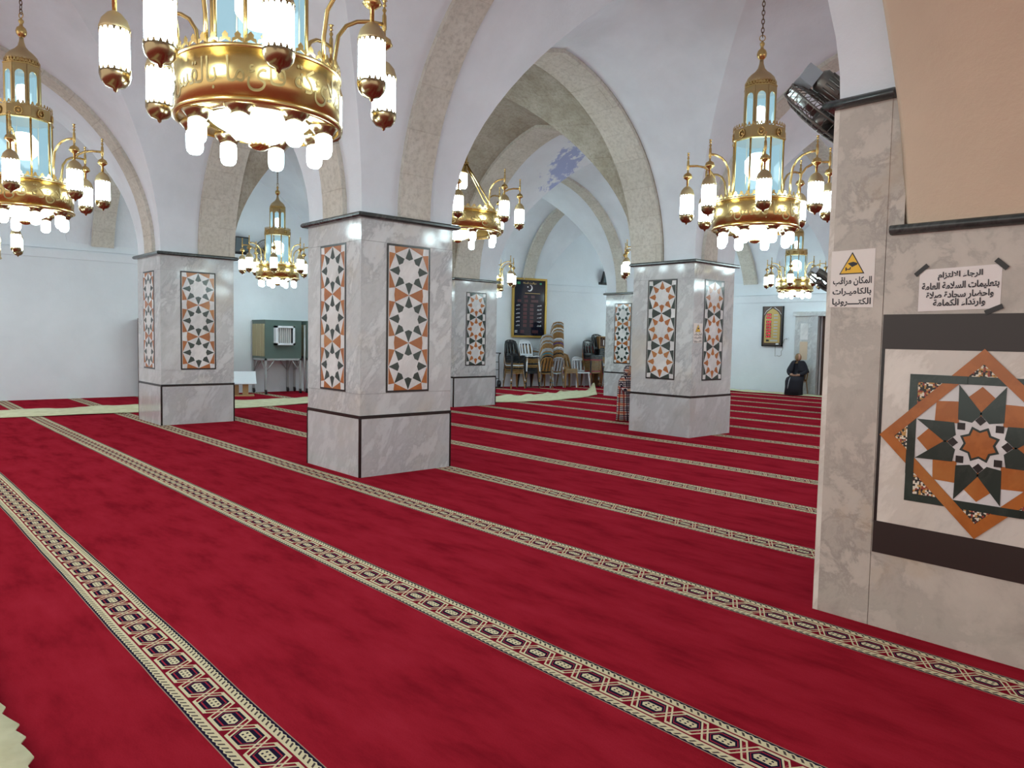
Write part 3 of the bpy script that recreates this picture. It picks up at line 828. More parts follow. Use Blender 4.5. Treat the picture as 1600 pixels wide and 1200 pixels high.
def chandelier(label, loc, rz=0.0, tower=True, drop=1.0):
    t = thing('chandelier', label, 'chandelier', loc, rz, 'brass chandeliers of the hall')
    # drum, z = 0 is near its lower rim; the stay-rod model is wider
    e = 0.0 if tower else .20
    mb = MB(); q = -.07; open_ring(mb, .425 + e, q, q + .28, 'gold'); mb.lathe([(.425 + e, q), (.437 + e, q + .006), (.437 + e, q + .02), (.425 + e, q + .028)], 'gold', n=48); mb.lathe([(.425 + e, q + .262), (.433 + e, q + .268), (.433 + e, q + .28), (.425 + e, q + .285)], 'gold', n=48)
    mb.lathe([(.30 + e, q + .012), (.42 + e, q + .004), (.42 + e, q + .016), (.30 + e, q + .024), (.30 + e, q + .012)], 'gold', n=48)
    dr = mb.obj('drum', t)
    mb = MB(); crest(mb, .424 + e, .213, .055, 44, 'gold'); mb.obj('crest', dr)
    mb = MB()
    for k in range(1):
        vs, fs = TXT
        b = len(mb.v)
        for x, y in vs:
            a = .55 + (x - .5) * 5.9
            mb.v.append(((.4262 + e) * math.cos(a), (.4262 + e) * math.sin(a), .07 + y * .17))
        for f in fs: mb.face([b + i for i in f], 'script')
    o = mb.obj('engraved_script', dr); o['label'] = 'flowing engraved script, darker than the drum'
    # bulbs round the rim
    for i in range(8):
        a = 2 * PI * (i + .5) / 8; c = ((.345 + e) * math.cos(a), (.345 + e) * math.sin(a), -.065)
        mb = MB(); mb.lathe([(.02, .02), (.075, .012), (.078, -.004), (.055, -.03), (.045, -.045), (.02, -.045)], 'brasscap', c, 16); so = mb.obj('lamp_socket', t)
        mb = MB(); mb.lathe([(.040, -.04), (.045, -.06), (.045, -.125), (.040, -.148), (.026, -.163), (.0, -.168)], 'bulb', c, 14); mb.obj('tube_bulb', so)
    mb = MB(); mb.lathe([(.26, -.05), (.235, -.07), (.10, -.145), (.05, -.155)], 'bowl', n=32); bo = mb.obj('glass_bowl', t)
    mb = MB(); mb.lathe([(.0, -.20), (.03, -.195), (.055, -.18), (.058, -.16), (.04, -.148), (0, -.148)], 'gold', n=20); mb.obj('bowl_knob', bo)
    # eight arms with lanterns
    for i in range(8):
        a = 2 * PI * i / 8; c, s = math.cos(a), math.sin(a)
        mb = MB(); pts = [(.40, .20), (.405, .36), (.425, .49), (.47, .555), (.53, .59), (.60, .605), (.685, .605)]
        mb.tube([((r + e) * c, (r + e) * s, z) for r, z in pts], .0115, 'gold', 8)
        cc = ((.69 + e) * c, (.69 + e) * s, 0)
        mb.lathe([(.0, .715), (.006, .70), (.013, .685), (.006, .67), (.012, .655), (.014, .58), (.009, .57), (.009, .54), (.038, .52), (.044, .50), (.05, .49), (.034, .475), (.012, .46), (.010, .385)], 'gold', cc, 14)
        mb.lathe([(.018, .74), (.010, .735), (.008, .72), (.014, .71), (.0, .705)], 'gold', cc, 8)
        ar = mb.obj('arm', t)
        mb = MB(); mb.lathe([(.011, .40), (.035, .385), (.060, .355), (.070, .322), (.073, .315), (.073, .303), (.067, .303)], 'goldmat', cc, 20); teeth(mb, cc, .303, -1); lc = mb.obj('lantern_cap', ar)
        mb = MB(); mb.lathe([(.067, .308), (.069, .28), (.069, .125), (.067, .098)], 'lamp', cc, 20); mb.obj('lantern_glass', ar)
        mb = MB(); mb.lathe([(.068, .10), (.074, .10), (.074, .085), (.066, .055), (.045, .03), (.012, .02), (.010, .008), (.0, .0)], 'brasscap', cc, 20)
        teeth(mb, cc, .10, 1)
        mb.obj('lantern_base', ar)
    n8 = PI / 8
    if tower:
        mb = MB(); mb.lathe([(.245, .19), (.245, .82)], 'pane', n=8, smooth=False, a0=n8)
        mb.f = [f for f in mb.f if len(f) == 4]; mb.m = mb.m[:len(mb.f)]; mb.uv = mb.uv[:len(mb.f)]; mb.sm = mb.sm[:len(mb.f)]
        tg = mb.obj('tower_glass', t); tg['label'] = 'pale blue frosted glass tower'
        mb = MB()
        for i in range(8):
            a = 2 * PI * (i + .5) / 8
            mb.tube([(.25 * math.cos(a), .25 * math.sin(a), .18), (.25 * math.cos(a), .25 * math.sin(a), .83)], .011, 'gold', 6)
        mb.obj('mullions', tg)
        mb = MB(); mb.lathe([(0, .72), (.07, .705), (.125, .64), (.125, .52), (.07, .455), (0, .44)], 'lamp', n=16); mb.obj('tower_bulb', tg)
        mb = MB(); mb.lathe([(.24, .81), (.262, .81), (.262, .93), (.24, .935), (.15, .935)], 'golddark', n=8, smooth=False, a0=n8)
        mb.lathe([(.262, .81), (.272, .815), (.272, .826), (.262, .83)], 'gold', n=8, smooth=False, a0=n8)
        bd = mb.obj('medallion_band', t)
        mb = MB(); crest(mb, .25, .93, .045, 40, 'gold')
        for i in range(8):
            a = 2 * PI * i / 8; ca, sa = math.cos(a), math.sin(a); rr = .262 * math.cos(n8)
            mb.tube([(ca * (rr + .008) - sa * .032 * math.cos(b), sa * (rr + .008) + ca * .032 * math.cos(b), .872 + .036 * math.sin(b)) for b in [2 * PI * q / 12 for q in range(12)]], .007, 'gold', 6, True)
            mb.lathe([(.0, .01), (.015, .006), (.018, 0)], 'gold', (ca * (rr + .002), sa * (rr + .002), .872), 8, True, Matrix.Rotation(a, 3, 'Z') @ Matrix.Rotation(PI / 2, 3, 'Y'))
        mb.obj('medallions', bd)
        # upper lantern with arched lights
        mb = MB(); r = .158
        for i in range(8):
            a = 2 * PI * i / 8; ca, sa = math.cos(a), math.sin(a); rr = r * math.cos(n8); hw = r * math.sin(n8)
            T = lambda u, w, q: (ca * (rr + q) - sa * u, sa * (rr + q) + ca * u, w)
            ow = .040; z0, z1, zs = .935, 1.36, 1.245
            arch = [(ow * math.cos(b), zs + ow * 1.1 * math.sin(b)) for b in [PI * q / 8 for q in range(9)]]
            mb.prism([(-hw, z0), (-ow, z0), (-ow, z1), (-hw, z1)], .006, 'golddark', T)
            mb.prism([(ow, z0), (hw, z0), (hw, z1), (ow, z1)], .006, 'golddark', T)
            mb.prism([(-ow, z0), (ow, z0), (ow, z0 + .03), (-ow, z0 + .03)], .006, 'golddark', T)
            for q in range(8):
                (ua, wa), (ub, wb) = arch[q], arch[q + 1]
                mb.prism([(ua, wa), (ua, z1), (ub, z1), (ub, wb)], .006, 'golddark', T)
        lt = mb.obj('upper_lantern', t)
        mb = MB(); mb.lathe([(.148, .94), (.148, 1.30)], 'pane', n=8, smooth=False, a0=n8)
        mb.f = [f for f in mb.f if len(f) == 4]; mb.m = mb.m[:len(mb.f)]; mb.uv = mb.uv[:len(mb.f)]; mb.sm = mb.sm[:len(mb.f)]
        mb.obj('arched_panes', lt)
        mb = MB(); mb.lathe([(0, 1.19), (.05, 1.17), (.06, 1.12), (.05, 1.02), (0, .98)], 'lamp', n=12); mb.obj('inner_bulb', lt)
        mb = MB(); mb.lathe([(.15, 1.345), (.168, 1.35), (.168, 1.362), (.150, 1.367)], 'gold', n=8, smooth=False, a0=n8)
        mb.lathe([(.148, 1.40), (.146, 1.42), (.132, 1.455), (.10, 1.49), (.062, 1.52), (.035, 1.555), (.022, 1.60), (.018, 1.64)], 'goldmat', n=24)
        dm = mb.obj('dome', t)
        mb = MB(); crest(mb, .152, 1.362, .05, 30, 'gold'); mb.lathe([(.14, 1.36), (.147, 1.41)], 'gold', n=24); mb.obj('dome_crest', dm)
        ztop = 1.64
    else:
        mb = MB(); mb.lathe([(.10, .80), (.125, .80), (.135, .785), (.14, .80), (.125, .815), (.125, 1.05), (.12, 1.06), (.03, 1.06), (.02, 1.10)], 'gold', n=24)
        crest(mb, .122, 1.055, .035, 20, 'gold')
        for i in range(6):
            a = 2 * PI * i / 6; ca, sa = math.cos(a), math.sin(a)
            mb.tube([(ca * .132 - sa * .028 * math.cos(b), sa * .132 + ca * .028 * math.cos(b), .94 + .028 * math.sin(b)) for b in [2 * PI * q / 12 for q in range(12)]], .007, 'gold', 6, True)
        hb = mb.obj('hub', t)
        mb = MB()
        for i in range(6):
            a = 2 * PI * (i + .25) / 6
            mb.tube([(.13 * math.cos(a), .13 * math.sin(a), .92), (.605 * math.cos(a), .605 * math.sin(a), .20)], .012, 'gold', 8)
        mb.obj('stay_rods', hb)
        for i in range(4):
            a = 2 * PI * (i + .5) / 4
            mb = MB(); mb.lathe([(.046, .80), (.052, .77), (.052, .64), (.044, .60), (.025, .58), (0, .575)], 'bulb', (.075 * math.cos(a), .075 * math.sin(a), 0), 12); mb.obj('tube_bulb', hb)
        ztop = 1.10
    mb = MB(); z = ztop
    mb.lathe([(.018, z - .01), (.014, z), (.03, z + .01), (.046, z + .035), (.049, z + .06), (.040, z + .09), (.018, z + .11), (.014, z + .13), (.024, z + .15), (.024, z + .165), (.010, z + .18), (.006, z + .19)], 'gold', n=18)
    mb.tube([(.028 * math.cos(b), 0, z + .215 + .028 * math.sin(b)) for b in [2 * PI * q / 14 for q in range(14)]], .005, 'gold', 6, True)
    mb.obj('finial', t)
    mb = MB(); z += .25; k = 0; top = 5.55 - loc[2]
    while z < top and k < 60:
        e = k % 2
        mb.tube([((.014 * math.cos(b) if e else 0), (0 if e else .014 * math.cos(b)), z + .028 * math.sin(b)) for b in [2 * PI * q / 10 for q in range(10)]], .0045, 'chain', 5, True)
        z += .043; k += 1
    mb.obj('chain', t)
    return t
_vs, _fs = text_polys('شهد الله انه لا اله الا هو والملائكة قائما بالقسط', 1.0, 0.0)
_x0 = min(v[0] for v in _vs); _x1 = max(v[0] for v in _vs); _y0 = min(v[1] for v in _vs); _y1 = max(v[1] for v in _vs)
TXT = ([((x - _x0) / (_x1 - _x0), (y - (_y0 + _y1) / 2) / (_y1 - _y0)) for x, y in _vs], _fs)
ch0 = chandelier('largest brass chandelier, hanging in front of the big green-star pillar, script round its drum', (-3.96, 1.72, 2.575), .497)
def place_ch(label, loc, rz):
    c = copy_tree(ch0); c['label'] = label; c.location = loc; c.rotation_euler = (0, 0, rz); return c
place_ch('brass chandelier hanging above the long cream cloth, before the bare left wall', (-8.87, 1.415, 2.63), .477)
place_ch('brass chandelier in front of the grey green air coolers by the left wall', (-14.6, 6.72, 2.58), .25)
place_ch('brass chandelier with blue glass tower hanging left of the beige front pier', (-3.98, 6.97, 2.60), .61)
place_ch('far brass chandelier above the seated woman in black', (-8.95, 17.7, 2.76), .3)
place_ch('brass chandelier mostly hidden behind the left side of the orange-star pillar', (-9.0, 12.1, 2.62), .35)
place_ch('far brass chandelier left of the framed black prayer board', (-13.85, 11.72, 2.62), .3)
place_ch('unseen brass chandelier added to light the chair stacks, behind the orange-star pillar', (-12.7, 17.5, 2.62), .2)  # out of sight, added to brighten the far left of the hall
place_ch('unseen brass chandelier added to light the back wall, behind the beige front pier', (-3.9, 12.3, 2.62), .4)  # unseen extra lamp, put in to lift the back right
place_ch('brass chandelier beyond the one above the long cream cloth, only a lantern showing', (-14.2, 1.5, 2.55), .2)
chandelier('brass chandelier with slanted stay rods and no glass tower, behind the front pillar', (-8.53, 6.67, 2.95), .12, tower=False)
# ------------------------------------------------------------------ wall boards
def on_left_wall(u, v, off=0.0):
    """point on the left wall seen at pixel (u, v) of the 1600 x 1200 frame"""
    D = _f + _r * ((u - 800) / 1150.4) + _u * ((600 - v) / 1150.4)
    (xa, ya), (xb, yb) = (WALL_L[1], WALL_L[2]) if u > 560 else (WALL_L[0], WALL_L[1])
    n = Vector((yb - ya, -(xb - xa), 0)).normalized()
    t = n.dot(Vector((xa, ya, 0)) - Vector((0, 0, CAMZ)) + n * off) / n.dot(D)
    p = Vector((0, 0, CAMZ)) + D * t
    return p
ANG2 = math.atan2(-2.59, 9.7)       # facing direction of the far part of the left wall
# framed black prayer board
p0 = on_left_wall(826, 480, .058); bw, bh = 1.12, 1.70
bd = thing('prayer_board', 'tall black prayer time board in a gold frame above the chair stacks', 'board', (p0.x, p0.y, 1.42), ANG2)
TB = lambda u, w, q: (q, u, w)
mb = MB(); fw = .055
for a, b in (((-bw / 2, 0), (bw / 2, fw)), ((-bw / 2, bh - fw), (bw / 2, bh)), ((-bw / 2, fw), (-bw / 2 + fw, bh - fw)), ((bw / 2 - fw, fw), (bw / 2, bh - fw))):
    mb.prism([(a[0], a[1]), (b[0], a[1]), (b[0], b[1]), (a[0], b[1])], .075, 'boardgold', TB)
mb.obj('frame', bd)
mb = MB(); mb.prism([(-bw / 2 + fw, fw), (bw / 2 - fw, fw), (bw / 2 - fw, bh - fw), (-bw / 2 + fw, bh - fw)], .04, 'boardblack', TB); mb.obj('panel', bd)
TB2 = lambda u, w, q: (.0415 + q, u, w)
def rect(mb, cx, cz, w, h, mat, T, th=.002): mb.prism([(cx - w / 2, cz - h / 2), (cx + w / 2, cz - h / 2), (cx + w / 2, cz + h / 2), (cx - w / 2, cz + h / 2)], th, mat, T)
for cz in (1.17,): 
    for cx, w in ((-.13, .12), (.11, .12)):
        mb = MB(); rect(mb, cx, cz, w, .075, 'darkred', TB2); mb.obj('display', bd)
for cx, w in ((-.33, .12), (-.11, .12), (.17, .24)):
    mb = MB(); rect(mb, cx, 1.05, w, .075, 'darkred', TB2); mb.obj('display', bd)
for k in range(6):
    for cx in (-.14, .08):
        mb = MB(); rect(mb, cx, .92 - k * .115, .12, .088, 'darkred', TB2); mb.obj('display', bd)
for cx, w in ((-.22, .12), (.2, .2)):
    mb = MB(); rect(mb, cx, .17, w, .085, 'darkred', TB2); mb.obj('display', bd)
mb = MB()
n = 14
cres = [(.095 * math.cos(t), .095 * math.sin(t)) for t in [-2.2 + 3.6 * i / n for i in range(n + 1)]] + [(.082 * math.cos(t) - .022, .082 * math.sin(t) + .012) for t in [1.35 - 3.3 * i / n for i in range(n + 1)]]
mb.prism([(.0 + x, 1.42 + y) for x, y in cres], .002, 'whiteled', TB2)
mb.prism([(-.06 + .022 * math.cos(t), 1.45 + .022 * math.sin(t)) for t in [2 * PI * i / 10 for i in range(10)]], .002, 'whiteled', TB2)
o = mb.obj('crescent_emblem', bd); o['label'] = 'white crescent moon and star'
mb = MB()
rect(mb, -.36, 1.555, .10, .07, 'greenprint', TB2); rect(mb, .36, 1.555, .07, .05, 'greenprint', TB2)
put_text(mb, 'مواقيت الصلاة', lambda u, w, q: (.043, u, w), 0, 1.555, .44, .07, 'goldprint')
rect(mb, .1, 1.27, .5, .014, 'goldprint', TB2)
for k, (a_, b_) in enumerate((('الفجر', 'اذان'), ('الشروق', 'ضحي'), ('الظهر', 'اذان'), ('العصر', 'اذان'), ('المغرب', 'اذان'), ('العشاء', 'اذان'))):
    put_text(mb, a_, lambda u, w, q: (.043, u, w), .33, .92 - k * .115, .14, .05, 'whiteled')
    put_text(mb, b_, lambda u, w, q: (.043, u, w), -.37, .92 - k * .115, .12, .045, 'whiteled')
rect(mb, -.42, .19, .08, .02, 'whiteled', TB2); rect(mb, -.42, .15, .08, .02, 'whiteled', TB2)
o = mb.obj('lettering', bd); o['label'] = 'white, gold and green lettering'
# brown prayer clock on the back wall
ck = thing('prayer_clock', 'brown framed prayer clock with gold arched face and red digits', 'clock', (-10.56, 19.70, 1.30), 0)
TC = lambda u, w, q: (u, -q, w)
cw, chh = .62, 1.14
mb = MB(); rect(mb, 0, chh / 2, cw, chh, 'darkwood', TC, .06)
mb.prism([(-cw / 2, 0), (-cw / 2 + .03, 0), (-cw / 2 + .03, chh), (-cw / 2, chh)], .07, 'black', TC); mb.prism([(cw / 2 - .03, 0), (cw / 2, 0), (cw / 2, chh), (cw / 2 - .03, chh)], .07, 'black', TC)
rect(mb, 0, .02, cw, .04, 'black', TC, .07); mb.obj('case', ck)
mb = MB(); aw = .235
arch = [(-aw, .10), (aw, .10), (aw, .80), (aw * .93, .88), (aw * .72, .965), (aw * .38, 1.03), (0, 1.075), (-aw * .38, 1.03), (-aw * .72, .965), (-aw * .93, .88), (-aw, .80)]
mb.prism(arch, .064, 'clockgold', TC)
for sx in (-1, 1):
    pts = [(sx * (aw + .02), .90), (sx * aw * .80, 1.0), (sx * aw * .42, 1.06), (sx * .05, 1.10)]
    for (a, b), (c, d) in zip(pts, pts[1:]):
        q_ = [(a, b), (c, d), (c, d + .016), (a, b + .016)]
        mb.prism(q_ if sx < 0 else q_[::-1], .063, 'whiteled', TC)
mb.obj('face', ck)
TC2 = lambda u, w, q: (u, -.0645 - q, w)
for k, cz in enumerate((.90, .815, .70, .62, .535, .45, .365, .28)):
    mb = MB(); rect(mb, -.11, cz, .16, .066, 'black', TC2, .002)
    T5 = lambda u, w, q: (u, -.0668, w)
    put_text(mb, ('12:41', '05:59', '4:28', '5:51', '11:39', '2:41', '5:06', '6:31')[k], T5, -.11, cz, .13, .046, 'redled', arabic=False, bold=.0)
    mb.obj('red_display', ck)
    mb = MB(); rect(mb, .10, cz - .01, .12, .036, 'steel', TC2, .002); mb.obj('name_plate', ck)
mb = MB(); rect(mb, -.13, .165, .09, .055, 'black', TC2, .002); rect(mb, .06, .165, .22, .05, 'steel', TC2, .002); rect(mb, .17, .07, .08, .04, 'white', TC, .074); mb.obj('control_strip', ck)
cab = MB(); cab.tube([(-10.47, 19.68, 1.30), (-10.46, 19.68, 1.02), (-10.40, 19.68, 1.04), (-10.33, 19.68, 1.02), (-10.27, 19.68, 1.06), (-10.28, 19.68, 1.16), (-10.24, 19.68, 1.22), (-10.25, 19.68, 1.36), (-10.20, 19.68, 1.50), (-10.15, 19.67, 1.52)], .006, 'darksteel', 5)
tag(cab.obj('power_cable'), 'thin dark cable hanging from the brown prayer clock to a socket', 'cable')
mb = MB(); mb.box((-10.18, 19.68, 1.48), (-10.08, 19.70, 1.56), 'white'); mb.box((-10.15, 19.672, 1.50), (-10.11, 19.68, 1.54), 'greyplastic')
tag(mb.obj('wall_socket'), 'small white wall socket right of the prayer clock', 'socket')

# ------------------------------------------------------------------ doorway on the back wall
mb = MB()
mb.box((-9.86, 19.60, 0), (-9.36, 19.70, 2.15), 'marble'); mb.box((-9.36, 19.56, 0), (-9.20, 19.74, 2.2), 'marble_base')
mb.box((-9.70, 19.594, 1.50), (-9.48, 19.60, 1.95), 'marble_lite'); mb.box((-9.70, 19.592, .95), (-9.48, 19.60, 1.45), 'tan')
mb.box((-9.90, 19.54, 2.15), (-8.1, 19.72, 2.27), 'marble')
struct(mb.obj('door_2'))
dr = MB(); dr.box((DX0, 19.85, 0), (DX1, 19.90, DZ), 'darkwood')
for k in range(2): dr.box((DX0 + .1 + k * .45, 19.83, .2), (DX0 + .45 + k * .45, 19.85, 1.9), 'darkwood')
struct(dr.obj('door_1'))

# ------------------------------------------------------------------ floodlights / speakers on the walls
def wall_speaker(label, loc, rz, tilt=.35, s=1.0):
    t = thing('floodlight', label, 'floodlight', loc, rz)
    m = Matrix.Translation((.18 * s, 0, .05)) @ Matrix.Rotation(tilt, 4, 'Y')
    mb = MB(); mb.box((-.06 * s, -.17 * s, -.17 * s), (.05 * s, .17 * s, .17 * s), 'blackplastic', m)
    for k in range(6): mb.box((-.085 * s, -.13 * s + k * .05 * s, -.13 * s), (-.055 * s, -.115 * s + k * .05 * s, .13 * s), 'blackplastic', m)
    mb.obj('housing', t)
    mb = MB(); mb.box((.045 * s, -.14 * s, -.14 * s), (.056 * s, .14 * s, .14 * s), 'glassdark', m); mb.obj('lens', t)
    mb = MB(); mb.tube([(0, -.19 * s, -.12 * s), (.1 * s, -.19 * s, -.1 * s), (.18 * s, -.185 * s, .05)], .014, 'blackplastic', 6); mb.tube([(0, .19 * s, -.12 * s), (.1 * s, .19 * s, -.1 * s), (.18 * s, .185 * s, .05)], .014, 'blackplastic', 6)
    mb.box((-.005, -.2 * s, -.16 * s), (.015, .2 * s, -.08 * s), 'blackplastic'); mb.obj('bracket', t)
    return t
p = on_left_wall(372, 386); wall_speaker('black floodlight on the wall behind the chandelier with the air coolers', (p.x, p.y, p.z), 0, .15)
p = on_left_wall(944, 437); wall_speaker('black floodlight high on the wall between chair stacks and far green-star pillar', (p.x, p.y, p.z), ANG2, .35)
wall_speaker('black floodlight on the back wall, behind the far chandelier', (-10.0, 19.7, 3.27), -PI / 2, .2)
p = on_left_wall(949, 457); mb = MB(); mb.box((0, -.1, -.08), (.08, .1, .08), 'white'); mb.box((.08, -.08, -.06), (.085, .08, .06), 'paper'); o = mb.obj('junction_box', None, (p.x, p.y, p.z)); o.rotation_euler = (0, 0, ANG2)
tag(o, 'small white junction box below the black floodlight', 'box')

# ------------------------------------------------------------------ fans
def axis_frame(d):
    d = Vector(d).normalized(); a = d.cross(Vector((0, 0, 1))).normalized(); b = d.cross(a)
    return Matrix((a, b, d)).transposed().to_4x4()
def fan(label, loc, axis, bracket, along=(1, 0, 0)):
    t = thing('wall_fan', label, 'fan', loc, 0, 'black industrial fans up on the pillars')
    A = axis_frame(axis).to_3x3(); Rf = .27
    mb = MB()
    for r, z in ((Rf, -.03), (Rf, .03), (.22, .055), (.16, .066), (.10, .07), (.22, -.055), (.16, -.066), (.10, -.07)):
        mb.tube([A @ Vector((r * math.cos(b), r * math.sin(b), z)) for b in [2 * PI * q / 28 for q in range(28)]], .007 if r == Rf else .003, 'fanwire', 5, True)
    for k in range(36):
        b = 2 * PI * k / 36; c, s = math.cos(b), math.sin(b)
        for sg in (-1, 1):
            mb.tube([A @ Vector((r * c, r * s, z * sg)) for r, z in ((.05, .072), (.16, .066), (.22, .055), (Rf, .028), (Rf, 0))], .0028, 'fanwire', 4)
    mb.obj('cage', t)
    for k in range(3):
        mb = MB(); rows = []
        for i in range(6):
            r = .05 + .22 * i / 5; w = .35 + .5 * math.sin(PI * (i + .7) / 6.5)
            rows.append([A @ Vector((r * math.cos(2 * PI * k / 3 + w * (j - .5)), r * math.sin(2 * PI * k / 3 + w * (j - .5)), .05 * (j - .5) + .01)) for j in (0, .33, .66, 1)])
        mb.grid(rows, 'darksteel'); mb.obj('blade', t)
    mb = MB(); mb.lathe([(0, .075), (.05, .07), (.06, .04), (.06, -.03), (0, -.03)], 'darksteel', n=16, ax=A); mb.obj('blade_hub', t)
    e1 = Vector(along).normalized(); n_ = A @ Vector((0, 0, -1)); Bm = axis_frame(e1).to_3x3(); mc = n_ * .135
    mb = MB(); mb.lathe([(0, -.18), (.045, -.18), (.065, -.16), (.065, .16), (.045, .18), (0, .18)], 'fanwire', tuple(mc), 20, True, Bm)
    for k in range(14):
        b = 2 * PI * k / 14; mb.tube([mc + Bm @ Vector((.066 * math.cos(b), .066 * math.sin(b), z)) for z in (-.13, .13)], .006, 'darksteel', 5)
    mb.tube([n_ * .06, mc], .05, 'darksteel', 10); o1 = mb.obj('motor', t)
    mb = MB(); c_ = mc - e1 * .225 + n_ * -.03
    Mx = Matrix.Translation(c_) @ Bm.to_4x4(); mb.box((-.05, -.05, -.045), (.05, .05, .045), 'greyplastic', Mx); mb.obj('terminal_box', o1)
    mb = MB(); bp = Vector(bracket); e = A @ Vector((0, 0, -.14))
    side = A @ Vector((.1, 0, -.14)); mb.tube([A @ Vector((-.1, 0, -.14)), e + (bp - e) * .25, bp], .016, 'fanwire', 8); mb.tube([side, e + (bp - e) * .25], .014, 'fanwire', 8)
    mb.obj('bracket', t)
    mb = MB(); a_ = A @ Vector((0, -.05, -.20))
    mb.tube([a_, a_ + Vector((.03, 0, .10)), a_ + Vector((.10, .0, .12)), a_ + (bp - a_) * .6 + Vector((0, 0, .03)), bp + Vector((0, 0, -.04))], .006, 'tape', 6); mb.obj('cord', t)
    return t
def world_at(u, v, y):
    x, z = ray_at_y(u, v, y); return Vector((x, y, z))
fc = world_at(1290, 184, 4.25); ax = _r * -.60 - _u * .78 + _f * .66
fan('black caged fan up at the cornice of the beige front pier', fc, ax, world_at(1330, 96, 4.2) - fc, _r * .79 - _u * .62)
fc = world_at(1281, 440, 13.9); fan('far black caged fan on the pillar behind the beige front pier', fc, _r * -.60 - _u * .78 + _f * .55, Vector((.35, .25, .12)), _r * .79 - _u * .62)
p = on_left_wall(405, 395); fan('black caged fan on the left wall hidden behind the chandelier tower', (p.x + .45, p.y, p.z), (.9, -.3, -.3), (-.45, 0, .0))

# ------------------------------------------------------------------ plastic chairs
def chair_proto(mat, label, loc=(0, 0, 0)):
    t = thing('plastic_chair', label, 'chair', loc, 0)
    # faces +x; origin on the floor under the seat
    mb = MB(); rows = []
    for x, z in ((.228, .418), (.225, .436), (.20, .445), (.05, .436), (-.10, .428), (-.19, .432), (-.205, .40)):
        hw = .205 - (.02 if x < -.15 else 0)
        rows.append([(x, -hw - .004, z - .024), (x, -hw, z - .006), (x, -hw + .03, z), (x, 0, z - .008), (x, hw - .03, z), (x, hw, z - .006), (x, hw + .004, z - .024)])
    mb.grid(rows, mat)
    mb.obj('seat', t)
    mb = MB()
    def bp(y, z): return (-.19 - (z - .43) * .30 + .10 * (y / .2) ** 2 * .35, y, z)
    path = [bp(-.19, .42), bp(-.192, .60), bp(-.182, .74), bp(-.15, .825), bp(-.08, .856), bp(0, .862), bp(.08, .856), bp(.15, .825), bp(.182, .74), bp(.192, .60), bp(.19, .42)]
    mb.tube(path, .019, mat, 8)
    for y in (-.10, 0, .10):
        w = .030
        mb.grid([[(bp(y - w, z)[0] - .006, y - w, z), (bp(y, z)[0] + .004, y, z), (bp(y + w, z)[0] - .006, y + w, z), (bp(y + w, z)[0] - .018, y + w, z), (bp(y - w, z)[0] - .018, y - w, z)] for z in (.47, .60, .72, .845 - abs(y) * .2)], mat, None, True, True)
    mb.grid([[(bp(y, z)[0] + .008, y, z) for y in (-.19, -.1, 0, .1, .19)] for z in (.44, .49)], mat)
    mb.grid([[(bp(y, z)[0] + .008, y, z) for y in (-.175, -.1, 0, .1, .175)] for z in (.77, .835)], mat)
    mb.obj('backrest', t)
    for sx, sy in ((1, 1), (1, -1), (-1, 1), (-1, -1)):
        mb = MB(); rows = []
        for k in range(5):
            f = k / 4; z = .42 * (1 - f); x = sx * (.195 + .045 * f); y = sy * (.185 + .035 * f); w = .034 - .012 * f
            rows.append([(x + w * sx * .35, y - w * sy, z), (x + w * sx * .35, y + w * sy * .35, z), (x - w * sx, y + w * sy * .35, z), (x - w * sx * .6, y, z), (x, y - w * sy * .6, z)])
        mb.grid(rows, mat, None, False, True); mb.obj('leg', t)
    return t
PROTO, FIRST = {}, {}
def put_chair(kind, label, loc, rz, group):
    mat = {'k': 'blackplastic', 'b': 'brownplastic', 'w': 'white', 'g': 'greyplastic', 'r': 'redplastic', 't': 'tealplastic', 'p': 'purpleplastic'}[kind]
    if mat not in PROTO: PROTO[mat] = chair_proto(mat, label); c = PROTO[mat]
    else: c = copy_tree(PROTO[mat])
    c['label'] = label; c['group'] = group; c.location = loc; c.rotation_euler = (0, 0, rz)
    return c
CNAME = {'k': 'black', 'b': 'ochre brown', 'w': 'white', 'g': 'grey', 'r': 'red', 't': 'teal', 'p': 'purple'}
STACKS = [  # y, distance from the wall, rotation, pitch, colours from the top, where
    (13.90, .62, 0, .043, 'kkkkkbwbkbbb', 'stack nearest the hand truck'),
    (14.36, .60, 0, .043, 'wkbbbkbbkkkk', 'white-topped stack under the prayer board'),
    (14.79, .60, PI, .043, 'gbggbgbbbggbtbkb', 'grey-topped stack turned to the wall'),
    (15.21, .50, PI, .042, 'bgbbwbgbbbbwgbpbbwgbbkbbg', 'tallest stack right of the prayer board'),
    (15.62, .58, 0, .034, 'bbbb', 'low all-brown stack'),
    (16.42, .60, 0, .042, 'kkkrbbbbbbbrb', 'black-topped stack with red seats'),
    (16.84, .45, 0, .043, 'kkkkkkbbbbgwbkbbk', 'taller black-topped stack beside the bookcase')]
for y, dx, rot, pitch, cols, where in STACKS:
    n = len(cols)
    for k, ch in enumerate(cols):
        z = (n - 1 - k) * pitch
        lab = ('topmost %s plastic chair of the %s' if k == 0 else '%s plastic chair in the %s') % (CNAME[ch], where)
        put_chair(ch, lab, (wall_x(y) + dx + z * .03 * (1 if rot == 0 else -1), y, z), ANG2 + rot, 'chairs of the ' + where if k else None) if k else put_chair(ch, lab, (wall_x(y) + dx + z * .03 * (1 if rot == 0 else -1), y, z), ANG2 + rot, 'plastic chairs along the wall')
put_chair('w', 'single white plastic chair standing alone between the stacks', (wall_x(16.02) + .62, 16.02, 0), ANG2 - .2, 'plastic chairs along the wall')
